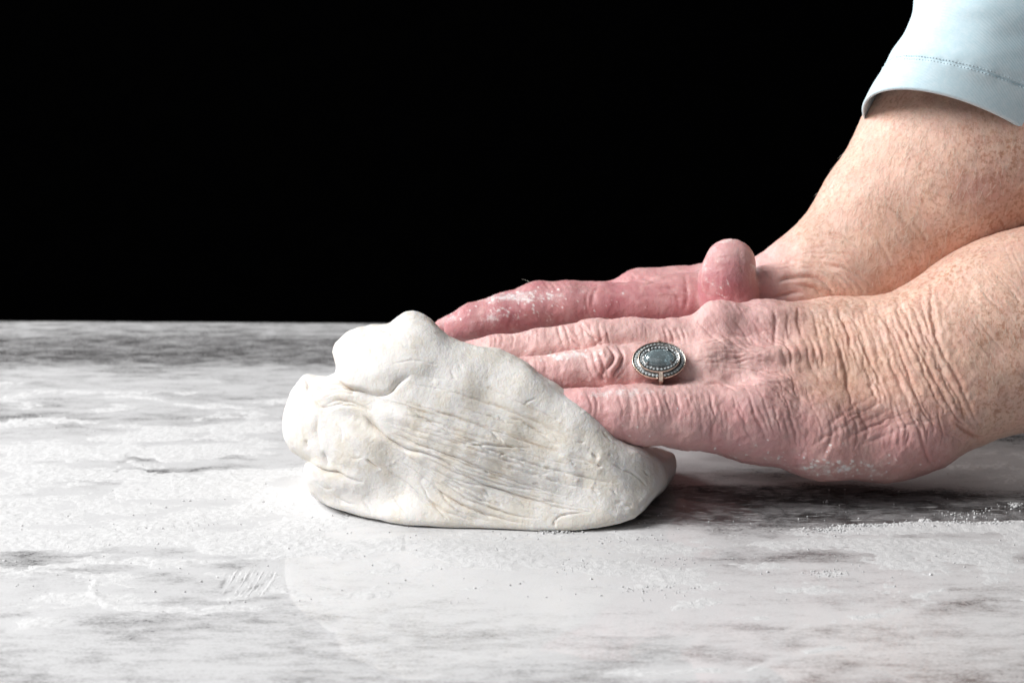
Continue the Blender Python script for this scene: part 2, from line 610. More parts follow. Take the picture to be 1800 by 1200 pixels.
def veil_map(v, px, py):
    Y = v[:, 1]
    q = v * np.array([1, 1.9, 1])
    n1 = fbm(q, 1 / 55.0, 4, 1.0)
    n2 = fbm(v * np.array([1, 2.6, 1]), 1 / 16.0, 3, 9.0)
    e = 0.58 + 0.11 * n1 + 0.12 * n2
    # thick dusting around the dough, thinner towards the back edge
    e += 0.10 * np.exp(-((Y - 50) / 95.0) ** 2)
    e -= 0.30 * sstep(Y, 285, 330) * (1 - 0.55 * sstep(Y, 372, 392))
    e -= 0.14 * sstep(-Y, 150, 220)
    for cx, cy, rx, ry, a in [(120, 985, 190, 26, -.2), (430, 985, 90, 14, -.18), (400, 1085, 330, 45, -.05), (60, 950, 140, 12, -.1),
                              (240, 830, 110, 8, -.28), (400, 820, 60, 9, -.2), (80, 735, 120, 14, -.15), (1440, 975, 110, 14, -.30),
                              (1300, 985, 80, 14, -.15), (1700, 980, 120, 12, -.18), (1650, 1065, 140, 16, -.22), (1350, 1105, 130, 10, -.15),
                              (1120, 1160, 140, 16, -.1), (1700, 1180, 260, 40, -.12), (1300, 1180, 260, 20, -.06), (1500, 892, 200, 30, -1.1),  # strong negatives thin the dusting to paint the near hand's cast shadow
                              (1250, 885, 140, 34, -1.1), (1740, 893, 190, 22, -1.1), (1400, 862, 150, 12, -.3), (1380, 830, 130, 14, -.25), (1780, 765, 60, 14, -.3),  # cast shadow continued, its shade put in as missing dust
                              (1320, 850, 110, 8, .2), (1220, 800, 40, 9, .35), (250, 680, 420, 25, .05), (300, 900, 260, 30, .1),  # opening spots paint a lit strip and a reflection; the rest is flour
                              (800, 1000, 330, 55, .14), (1200, 1060, 300, 45, .15), (1240, 1180, 110, 14, .4)]:
        e += a * tb(v, cx, cy, rx, ry)
    e += 0.12 * sstep(flour_amount(v), -.5, 0.2)
    e += .22 * smear(v)
    return np.clip(e, 0, 1.3)


SM = Sculpt(-60, 640, 1860, 1200)
for pts, wd, am in [([(172, 1015), (163, 1042), (195, 1062), (285, 1074)], 8, .9), ([(470, 1028), (540, 1050), (620, 1054)], 6, .7), ([(0, 1012), (120, 992), (260, 986), (420, 988)], 4, .7),
                    ([(210, 994), (400, 984), (560, 974)], 3.5, .8), ([(0, 1112), (60, 1096), (130, 1090)], 8, .8), ([(560, 1130), (640, 1055), (680, 1005)], 9, .35), ([(330, 1080), (400, 1068), (480, 1066)], 6, .6),
                    ([(1370, 1112), (1450, 1092), (1560, 1080), (1645, 1062)], 8, .9), ([(1130, 1100), (1200, 1066), (1320, 1050)], 8, .5), ([(1290, 1190), (1380, 1155), (1530, 1130)], 7, .8),
                    ([(1600, 1050), (1640, 1040), (1690, 1046)], 6, .8), ([(1380, 1128), (1420, 1118), (1480, 1112)], 3, -.6), ([(1150, 1160), (1220, 1130), (1240, 1105)], 8, .5),
                    ([(130, 700), (230, 697), (340, 712), (460, 718)], 3, .9), ([(250, 672), (330, 668), (420, 676)], 3, .5), ([(540, 640), (580, 648), (600, 640)], 4, .6), ([(0, 745), (90, 738), (200, 744)], 3, .6),
                    ([(180, 820), (290, 826), (400, 822), (530, 822)], 3, -.6), ([(200, 812), (240, 806), (290, 812)], 5, -1.0), ([(380, 806), (420, 804), (460, 810)], 4, -.9), ([(40, 850), (140, 846), (220, 852)], 4, -.6),
                    ([(700, 975), (860, 985), (1020, 980)], 6, .5), ([(920, 1010), (1010, 1050), (1000, 1090)], 5, .3), ([(1220, 1000), (1320, 1010), (1420, 1004)], 4, -.7), ([(1500, 945), (1620, 952), (1760, 948)], 4, .5)]:
    SM.stamp(pts, wd, am, jitter=1.5)
for k in range(11):
    x = 398 + k * 8 + random.uniform(-2, 2)
    SM.stamp([(x + 10, 994), (x - 6, 1024), (x - 26, 1052)], 2.0, -1.1, jitter=.3)
    SM.stamp([(x + 14, 994), (x - 2, 1024), (x - 22, 1052)], 2.6, .75, jitter=.3)
SM.stamp([(360, 1054), (400, 1052), (450, 1046)], 4, .8)


def smear(v):
    px, py, _ = proj(v * np.array([1, 1, 0]))
    return SM.sample(px, py)


def flour_amount(v):
    q = v * np.array([1, 1.7, 1])
    big = fbm(q, 1 / 34.0, 3, 4.0)
    e = -0.30 + 0.55 * big
    y = v[:, 1]
    e += 0.42 * np.exp(-((y - 45) / 85.0) ** 2) * (v[:, 0] < -40) + 0.25 * np.exp(-((y + 25) / 22.0) ** 2)
    e -= 0.5 * sstep(y, 240, 300)
    e -= 0.55 * sstep(-y, 75, 130)
    for cx, cy, rx, ry, a in [(1500, 890, 190, 30, -1.2), (1250, 880, 150, 34, -1.4), (1720, 885, 160, 20, -1.0), (1400, 845, 140, 16, -.8),  # flour kept out of the near hand's cast shadow, which darkens it
                              (120, 985, 190, 20, -.5), (430, 985, 90, 12, -.5), (1440, 975, 110, 12, -.5),
                              (1700, 820, 120, 22, .25), (200, 940, 300, 10, .35), (700, 960, 400, 12, .3), (330, 920, 60, 8, .3),
                              (1560, 925, 90, 6, .95), (1480, 932, 60, 6, .6), (1640, 920, 60, 5, .9), (1760, 925, 60, 8, .8),
                              (1600, 990, 200, 30, .2), (250, 780, 260, 26, .25), (1010, 1000, 60, 10, .45), (1150, 1030, 110, 12, .25),
                              (1460, 1008, 40, 6, .7), (480, 1060, 1, 1, 0), (130, 1050, 90, 9, .45), (60, 1090, 80, 9, .6), (270, 1070, 110, 7, .4),
                              (1150, 1180, 130, 14, .9), (1480, 1140, 110, 7, .5), (1400, 1085, 140, 9, .4)]:
        e += a * tb(v, cx, cy, rx, ry)
    return e + .75 * smear(v)


TABLE = empty('table')
tag(TABLE, 'grey stone work table dusted with white flour', 'table')
tt = link('table_top', build_table(), M_TABLE, TABLE)


def box(name, lo, hi, mat, parent):
    x0, y0, z0 = lo; x1, y1, z1 = hi
    v = [(x0, y0, z0), (x1, y0, z0), (x1, y1, z0), (x0, y1, z0), (x0, y0, z1), (x1, y0, z1), (x1, y1, z1), (x0, y1, z1)]
    f = [(0, 3, 2, 1), (4, 5, 6, 7), (0, 1, 5, 4), (1, 2, 6, 5), (2, 3, 7, 6), (3, 0, 4, 7)]
    return link(name, pymesh(name, v, f, False), mat, parent)


# ------------------------------------------------------------------ loose flour (heaps, ridges, crumbs)
def build_flour():
    xs = np.arange(-262, 262, 0.62)
    ys = [-215.0]
    while ys[-1] < 330:
        ys.append(ys[-1] + (0.9 if ys[-1] < 120 else 1.6))
    ys = np.array(ys)
    X, Y = np.meshgrid(xs, ys)
    v = np.stack([X.ravel(), Y.ravel(), np.zeros(X.size)], 1)
    e = flour_amount(v); y = v[:, 1]
    mid = fbm(v, 1 / 4.5, 3, 2.0)
    fine = fbm(v, 1 / 1.6, 2, 8.0)
    hgt = 0.8 * np.clip(e + 0.15, -1, 1.2) + 0.20 * mid * np.clip(e + 0.75, 0.1, 1) + 0.17 * fine * np.clip(e + 0.8, 0.15, 1) - 0.06
    hgt = np.where(hgt > 0, hgt * 0.95, hgt)
    # edges of the sheet sink below the top
    ed = np.minimum.reduce([v[:, 0] + 262, 261 - v[:, 0], (y + 215) / 1.0, (330 - y)])
    hgt = np.where(ed < 6, -0.8, hgt)
    H = np.clip(hgt, -0.8, 3.0)
    v[:, 2] = H
    nx, ny = len(xs), len(ys)
    idx = np.arange(nx * ny).reshape(ny, nx)
    fq = np.stack([idx[:-1, :-1], idx[:-1, 1:], idx[1:, 1:], idx[1:, :-1]], -1).reshape(-1, 4)
    keep = (H[fq] > -0.02).any(axis=1)
    fq = fq[keep]
    used = np.unique(fq); rem = np.full(len(v), -1); rem[used] = np.arange(len(used))
    me = bpy.data.meshes.new('flour')
    me.from_pydata((v[used] * MM).tolist(), [], rem[fq].tolist())
    smooth(me)
    return me


fl = tag(link('flour', build_flour(), M_FLOUR), 'white flour strewn over the table around the dough', kind='stuff')

ICO = None


def ico():
    t = (1 + 5 ** .5) / 2
    v = np.array([(-1, t, 0), (1, t, 0), (-1, -t, 0), (1, -t, 0), (0, -1, t), (0, 1, t), (0, -1, -t), (0, 1, -t), (t, 0, -1), (t, 0, 1), (-t, 0, -1), (-t, 0, 1)], float)
    v /= np.linalg.norm(v[0])
    f = [(0, 11, 5), (0, 5, 1), (0, 1, 7), (0, 7, 10), (0, 10, 11), (1, 5, 9), (5, 11, 4), (11, 10, 2), (10, 7, 6), (7, 1, 8), (3, 9, 4), (3, 4, 2), (3, 2, 6), (3, 6, 8), (3, 8, 9), (4, 9, 5), (2, 4, 11), (6, 2, 10), (8, 6, 7), (9, 8, 1)]
    # one subdivision
    vs = [tuple(a) for a in v]; cache = {}; nf = []
    def mid(a, b):
        k = (min(a, b), max(a, b))
        if k not in cache:
            m = (np.array(vs[a]) + np.array(vs[b])) / 2; m /= np.linalg.norm(m); vs.append(tuple(m)); cache[k] = len(vs) - 1
        return cache[k]
    for a, b, c in f:
        ab, bc, ca = mid(a, b), mid(b, c), mid(c, a)
        nf += [(a, ab, ca), (b, bc, ab), (c, ca, bc), (ab, bc, ca)]
    return np.array(vs), np.array(nf)


ICO_V, ICO_F = ico()


def crumbs(name, items, mat, parent=None):
    """items: (x, y, z, r) lumps joined in one mesh"""
    V = []; F = []
    for k, (x, y, z, r) in enumerate(items):
        n = 1 + 0.6 * noise(ICO_V * 1.6 + k * 3.1, 1.0)
        sc = np.array([random.uniform(.8, 1.4), random.uniform(.8, 1.3), random.uniform(.6, 1.0)]) * r
        V.append(ICO_V * n[:, None] * sc + np.array([x, y, z])); F.append(ICO_F + 42 * k)
    V = np.vstack(V); F = np.vstack(F)
    me = bpy.data.meshes.new(name); me.from_pydata((V * MM).tolist(), [], F.tolist()); smooth(me)
    return link(name, me, mat, parent)


items = []
for i in range(600):
    px = random.uniform(0, 1800); py = random.choice([random.uniform(620, 1000), random.uniform(880, 1060)])
    p = PT(px, py)
    items.append((p[0], p[1], 0.15, abs(random.gauss(0, .16)) + .10))
for cx, cy, sx, sy, n, r in [(1560, 925, 60, 2.2, 420, .5), (1470, 932, 40, 2.5, 220, .4), (1650, 920, 50, 2, 240, .45), (1760, 922, 50, 3, 260, .5), (1625, 917, 8, 2, 60, .7), (1500, 926, 10, 2, 50, .6),
                             (1700, 905, 50, 6, 60, .4), (1785, 888, 12, 3, 40, .8), (975, 936, 26, 2, 50, .4), (1008, 996, 26, 9.600000000000001, 40, .28), (1460, 1008, 30, 6.4, 50, .28),
                             (640, 908, 40, 4, 50, .4), (1150, 1035, 60, 9.600000000000001, 53, .28), (1100, 948, 60, 4.800000000000001, 40, .28), (300, 925, 60, 8.0, 53, .28), (240, 930, 40, 4.800000000000001, 33, .28), (1180, 985, 50, 8.0, 33, .28), (1385, 822, 40, 3, 20, .4)]:
    for k in range(n):
        p = PT(random.gauss(cx, sx * .6), random.gauss(cy, sy * .7))
        q = math.exp(-((p[1] - PT(cx, cy)[1]) / 3.0) ** 2); items.append((p[0], p[1], .1 + random.random() * .9 * q * r * 1.4, abs(random.gauss(0, r * .4)) + .12))
tag(crumbs('flour_crumbs', items, M_FLOUR), 'small lumps of flour scattered over the table', kind='stuff')

# ------------------------------------------------------------------ dough
OUT = [(534, 846), (534, 826), (537, 814), (543, 811), (531, 804), (511, 790), (500, 771), (497, 749), (499, 720), (509, 690), (522, 670), (533, 656),
       (541, 655), (557, 660), (577, 661), (590, 658), (592, 650), (590, 637), (584, 620), (590, 604), (611, 585), (632, 577), (643, 576), (653, 571), (669, 570),
       (685, 568), (699, 558), (713, 549), (727, 548), (744, 554), (758, 563), (772, 576), (790, 590), (811, 600), (830, 606), (858, 612), (877, 614),
       (900, 624), (926, 641), (944, 656), (975, 674), (994, 689), (1014, 703), (1033, 719), (1049, 732), (1068, 746), (1085, 763), (1108, 777),
       (1129, 779), (1167, 784), (1188, 787), (1195, 796), (1192, 816), (1183, 838), (1167, 863), (1147, 884), (1134, 900), (1117, 914), (1092, 922), (1064, 928), (1028, 936), (1000, 940), (961, 940), (896, 937), (845, 934), (800, 932), (740, 926), (685, 919), (636, 909), (602, 899), (576, 892), (560, 882), (545, 868)]


def poly_sdf(poly, x0, y0, x1, y1, step=2):
    p = np.array(poly, float)
    X, Y = np.meshgrid(np.arange(x0, x1, step, dtype=float), np.arange(y0, y1, step, dtype=float))
    d = np.full(X.shape, 1e9); ins = np.zeros(X.shape, bool)
    for i in range(len(p)):
        a = p[i]; b = p[(i + 1) % len(p)]; e = b - a
        t = np.clip(((X - a[0]) * e[0] + (Y - a[1]) * e[1]) / (e @ e), 0, 1)
        d = np.minimum(d, (X - a[0] - t * e[0]) ** 2 + (Y - a[1] - t * e[1]) ** 2)
        c = (a[1] > Y) != (b[1] > Y)
        with np.errstate(divide='ignore', invalid='ignore'):
            xi = (b[0] - a[0]) * (Y - a[1]) / (b[1] - a[1]) + a[0]
        ins ^= c & (X < xi)
    d = np.sqrt(d)
    return np.where(ins, -d, d)


def build_dough():
    F = Field((-98, -14, -3), (72, 128, 84), 0.68)
    B = lambda px, py, Y, r, k, rot=None: F.ell(P(px, py, Y), r, k, rot)
    B(880, 800, 50, (60, 46, 32), 10, 12)
    B(760, 745, 54, (52, 44, 36), 12, 20)
    B(1050, 860, 42, (32, 42, 20), 14, 10)
    B(960, 905, 34, (44, 36, 14), 14)
    B(780, 890, 40, (44, 38, 14), 12)
    B(640, 780, 62, (36, 44, 28), 12)
    F.chain([(830, 650, 70, 44), (930, 690, 72, 36), (1010, 748, 68, 30), (1068, 812, 62, 27), (1092, 852, 60, 30)], 9)
    B(1130, 838, 66, (19, 32, 14), 5)
    main = F.d.copy(); F.d = np.full(F.n, 30.0, np.float32)        # upper lobe, a body of its own folded over the rest
    B(690, 638, 56, (30, 34, 17), 3.5, -14)
    B(735, 600, 62, (20, 26, 18), 12)
    B(630, 612, 64, (16, 24, 14), 10)
    B(800, 650, 50, (26, 26, 15), 14, 25)
    upper = F.d
    F.d = main
    B(800, 668, 50, (26, 26, 16), 14, 25)
    wk = 3.0
    F.d = smin(F.d, upper, wk)
    B(555, 745, 60, (17, 32, 24), 4, 0)            # left flap
    B(600, 790, 50, (20, 26, 20), 6)
    B(625, 862, 60, (26, 42, 13), 3)               # lower left fold
    B(720, 880, 50, (34, 38, 11), 6)
    # outline seen in the photo, as a cone of sight with rounded shoulder
    x0, y0, x1, y1 = 380, 460, 1320, 1060
    SD = poly_sdf(OUT, x0, y0, x1, y1, 2)
    x, y, z = F.coords((0, 0, 0), F.n)
    X = x + 0 * y + 0 * z; Yv = y + 0 * x + 0 * z; Z = z + 0 * x + 0 * y
    qx = X - CAM[0]; qy = Yv - CAM[1]; qz = Z - CAM[2]
    dz = qy * cp - qz * sp; uy = qy * sp + qz * cp
    px = 900 + FPX * qx / dz; py = 600 - FPX * uy / dz
    fi = np.clip((px - x0) / 2, 0, SD.shape[1] - 1.01); fj = np.clip((py - y0) / 2, 0, SD.shape[0] - 1.01)
    i = fi.astype(np.int32); j = fj.astype(np.int32); fx = fi - i; fy = fj - j
    sd = (SD[j, i] * (1 - fx) * (1 - fy) + SD[j, i + 1] * fx * (1 - fy) + SD[j + 1, i] * (1 - fx) * fy + SD[j + 1, i + 1] * fx * fy)
    sd = sd * dz / FPX
    # depth bias: the outline sits further back on the left than at the right shoulder
    kk = (3.0 + 4.0 * sstep(900 - py, 0, 90)).astype(np.float32)
    F.d = -smin(-F.d, -(sd - 0.10 * kk + 0.75).astype(np.float32), kk)
    F.d = -smin(-F.d, -(0.25 - Z).astype(np.float32), 1.2)
    me = F.mesh('dough', 1)
    return me


def sculpt_dough(me):
    sc = Sculpt(470, 520, 1220, 960)
    g = [[(735, 655), (800, 664), (880, 690), (960, 728), (1040, 775)],
         [(700, 695), (780, 718), (880, 752), (990, 792), (1100, 832)],
         [(680, 740), (770, 768), (880, 805), (1000, 840), (1125, 862)],
         [(690, 778), (770, 812), (870, 852), (980, 884), (1085, 900)],
         [(700, 800), (760, 842), (830, 886), (920, 914), (1000, 928)],
         [(680, 835), (722, 868), (770, 900), (830, 924)]]
    for a, b, n, am in zip(g[:-1], g[1:], (12, 16, 14, 12, 10), (-.4, -.7, -.8, -.8, -.7)):
        sc.family(a, b, max(3, int(n * .42)), 2.8, am * 1.45, spread=.9, jitter=1.1, part=(.25, .95), lip=0.2, tint='fold', tint_amp=.6)
        sc.family(a, b, int(n * .5), 1.8, am * .55, spread=.6, jitter=.4, part=(.2, .6), tint='fold', tint_amp=.18)
    for pts, wd, am in [([(680, 712), (760, 745), (860, 795), (960, 838)], 30, 2.6), ([(650, 770), (700, 806), (760, 848), (820, 888)], 24, -2.0),
                        ([(600, 868), (680, 888), (740, 905)], 24, 1.2), ([(596, 722), (630, 745), (655, 768)], 13, -2.2), ([(800, 650), (900, 700), (990, 760), (1060, 830)], 30, 1.4),
                        ([(560, 790), (580, 815), (620, 832)], 12, -1.2), ([(900, 860), (980, 880), (1060, 880)], 26, -1.0), ([(640, 640), (700, 650), (760, 640)], 18, 1.0)]:
        sc.stamp(pts, wd, am, jitter=2)
    G = lambda pts, wd, am, **k: sc.stamp(pts, wd, am, **{**dict(lip=.35, jitter=.8, tint='fold', tint_amp=.5), **k})
    # main folds
    G([(560, 683), (590, 676), (612, 681), (635, 686), (655, 692), (681, 688), (702, 671), (722, 659)], 6.4, -3.6, tint_amp=.5)
    G([(596, 672), (612, 682), (627, 684), (655, 692)], 3, -2.0, tint_amp=1.0, taper=True)
    G([(655, 692), (683, 704), (713, 714), (737, 723), (772, 732), (807, 746), (850, 765)], 3.2, -1.7, tint_amp=.5)
    G([(713, 716), (760, 745), (821, 774), (870, 784), (905, 787)], 2.6, -1.2, tint_amp=.5)
    G([(636, 728), (648, 742), (660, 756), (674, 767), (692, 778), (714, 790), (745, 797), (775, 808), (815, 832), (850, 850)], 4.5, -2.4, tint_amp=.75)
    G([(642, 735), (655, 750), (672, 765)], 9, -1.8, tint_amp=.25)
    G([(535, 662), (539, 672), (540, 688)], 4.5, -2.6, tint_amp=.8)
    G([(545, 690), (556, 702), (566, 716), (590, 712), (612, 704)], 3.2, -1.4, tint_amp=.35)
    for pts, wd, am in [([(575, 700), (600, 690), (630, 695)], 2.2, -.8), ([(578, 722), (604, 712), (634, 716), (652, 730)], 2.4, -.9), ([(560, 730), (556, 760), (562, 790)], 6, -1.0),
                        ([(515, 720), (520, 750), (530, 775)], 5, -.5), ([(590, 745), (600, 760), (598, 780)], 4, -.6), ([(607, 757), (611, 768)], 2, -.6), ([(612, 800), (625, 806), (640, 802)], 3, -.5),
                        ([(700, 600), (716, 612), (740, 616)], 3, -.35), ([(640, 600), (652, 612), (650, 630)], 5, -.5), ([(596, 630), (606, 645), (622, 655)], 3, -.5),
                        ([(590, 868), (605, 880), (626, 886)], 3, -.6), ([(640, 880), (650, 895), (655, 905)], 3, -.7), ([(690, 870), (705, 890), (715, 905)], 3, -.7), ([(560, 850), (575, 858), (590, 856)], 3, -.5)]:
        G(pts, wd, am, tint_amp=.3)
    G([(548, 676), (566, 684), (588, 686), (612, 682)], 4, -2.0, tint_amp=.6)
    G([(590, 668), (606, 676), (622, 690), (610, 694)], 2.5, -1.3, tint_amp=.7)
    G([(566, 716), (588, 706), (615, 706), (640, 716), (655, 727)], 2.5, -1.1, tint_amp=.2)
    G([(543, 811), (559, 823), (573, 830), (592, 831), (614, 840), (640, 846)], 4, -2.4, tint_amp=.5)
    G([(565, 795), (568, 806), (574, 818)], 5, -1.4, tint_amp=.4)
    G([(536, 776), (538, 784)], 4, -1.2, tint_amp=.6, taper=False)
    G([(645, 807), (652, 812), (668, 824)], 3, -1.5, tint_amp=.7)
    G([(914, 738), (935, 751), (950, 760), (965, 768)], 2.4, -1.2, tint_amp=.8)
    G([(1095, 826), (1116, 834), (1137, 853)], 2.2, -1.1, tint_amp=.6)
    G([(1038, 795), (1046, 803), (1051, 808)], 3.5, -1.6, tint_amp=.5)
    G([(974, 916), (985, 906), (1008, 901), (1030, 900)], 2.5, -1.2, tint_amp=.6)
    G([(976, 926), (974, 914)], 3, -1.0, tint_amp=.4)
    G([(780, 838), (826, 848), (883, 862), (909, 872)], 2.2, -.9, tint_amp=.4)
    G([(780, 818), (832, 836), (883, 852), (909, 858), (960, 862)], 2.4, -1.0, tint_amp=.4)
    G([(780, 767), (819, 781), (870, 786), (940, 786)], 2.4, -1.0, tint_amp=.4)
    G([(780, 841), (814, 856), (857, 888), (900, 905), (950, 912)], 2.4, -1.1, tint_amp=.4)
    G([(770, 860), (795, 890), (832, 916)], 2.4, -1.1, tint_amp=.4)
    G([(735, 846), (765, 890), (790, 915)], 2.2, -1.0, tint_amp=.4)
    G([(668, 578), (684, 582), (688, 590)], 3.5, -.7, tint_amp=.2)
    G([(690, 640), (730, 634), (770, 640)], 2.2, -.7, tint_amp=.25)
    G([(804, 638), (812, 654)], 4, -.35, tint_amp=.35)
    G([(793, 650), (800, 667)], 3, -.4, tint_amp=.3)
    # raised rolls beside folds
    for pts, wd, am in [([(660, 715), (720, 740), (800, 775), (880, 810)], 16, 1.7), ([(560, 700), (585, 697), (620, 697)], 7, 1.2),
                        ([(610, 655), (650, 666), (690, 655)], 16, .9), ([(600, 740), (630, 770), (670, 800)], 20, 1.4),
                        ([(560, 840), (600, 850), (650, 862)], 14, 1.0), ([(985, 790), (1005, 830), (1010, 860)], 14, .9),
                        ([(1030, 770), (1060, 800), (1100, 850)], 12, .7), ([(720, 800), (780, 850), (850, 900)], 18, .9),
                        ([(548, 690), (552, 720), (545, 760)], 13, .9), ([(700, 610), (740, 590)], 22, .8)]:
        sc.stamp(pts, wd, am, jitter=2)
    for _ in range(70):      # small bumps and pocks
        x = random.uniform(530, 1150); yv = random.uniform(600, 925)
        a = random.uniform(0, 3.14); l = random.uniform(2, 9)
        sc.stamp([(x, yv), (x + l * math.cos(a), yv + l * .5 * math.sin(a))], random.uniform(2, 5), random.choice([-.3, .3, .3]) * random.random(), jitter=.5)
    for _ in range(16):
        x = random.gauss(1035, 20); yv = random.gauss(805, 24)
        sc.stamp([(x, yv), (x + random.uniform(-8, 8), yv + random.uniform(2, 14))], random.uniform(2, 4), random.choice([-.4, .25]) * random.random(), jitter=.5, tint='fold', tint_amp=.1)
    for _ in range(48):      # short cracks where the skin of the dough tears
        x = random.uniform(840, 1135); yv = random.uniform(700, 905)
        if yv < 610 + (x - 840) * .62: continue
        a = 0.35 + 0.0016 * (yv - 780) + random.gauss(0, .3); l = random.uniform(7, 30)
        sc.stamp([(x, yv), (x + l * .5 * math.cos(a), yv + l * .5 * math.sin(a) + random.uniform(-2, 2)), (x + l * math.cos(a), yv + l * math.sin(a))], random.uniform(1.8, 3.2), -random.uniform(.3, .9), jitter=1.2, lip=.3, tint='fold', tint_amp=random.uniform(.1, .45))
    v = getv(me); n = getn(me)
    px, py, _ = proj(v)
    f = sstep(facing(v, n), 0.02, 0.3)
    h = sc.sample(px, py)
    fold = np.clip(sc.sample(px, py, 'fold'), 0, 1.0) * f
    lump = 1.0 * fbm(v, 1 / 22.0, 2, 3.3) + 0.13 * fbm(v, 1 / 5.0, 2, 5.1) + 0.05 * fbm(v, 1 / 1.6, 2, 7.7)
    above = sstep(v[:, 2], 0.0, 5.0)
    ang = 0.30 + 0.0011 * (py - 780) - 0.0005 * (px - 850)
    fu = px * np.cos(ang) + py * np.sin(ang); fv = -px * np.sin(ang) * .9 + py * np.cos(ang)
    fib = noise(np.stack([fu / 42, fv / 6.5, v[:, 1] / 30], 1)) * .22 + noise(np.stack([fu / 18, fv / 3.4, v[:, 1] / 20], 1), 1, 2) * .11
    fib = fib * sstep(px, 600, 760) + 0.16 * fbm(v, 1 / 3.0, 2, 15.) * (1 - sstep(px, 600, 760))
    wide = 1.3 * noise(np.stack([fu / 110, fv / 26, v[:, 1] / 60], 1), 1, 5) * sstep(px, 640, 760)
    h = h + fib * .22 + wide * .5
    dd = h * f + lump * (0.35 + 0.65 * above)
    v2 = v + n * dd[:, None]
    v2[:, 2] = np.maximum(v2[:, 2], 0.05)
    setv(me, v2)
    dry = 0.5 + fbm(v, 1 / 14.0, 2, 8.8) + 0.5 * sstep(py, 820, 900) * sstep(700 - px, -60, 60)
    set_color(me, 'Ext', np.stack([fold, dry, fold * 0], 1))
    smooth(me)


dm = build_dough(); sculpt_dough(dm)
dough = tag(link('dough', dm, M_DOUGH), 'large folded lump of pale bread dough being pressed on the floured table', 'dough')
print('dough', len(dm.polygons), time.time() - T0)

# ------------------------------------------------------------------ person: two arms
PERSON = empty('person', (260, 80, 0))
tag(PERSON, 'person in a light blue top kneading the dough with both bare hands', 'person')


def child(name, me, mat, parent=PERSON):
    o = link(name, me, mat, parent)
    if parent is PERSON:
        o.matrix_parent_inverse = Matrix.Translation(-PERSON.location)
    return o


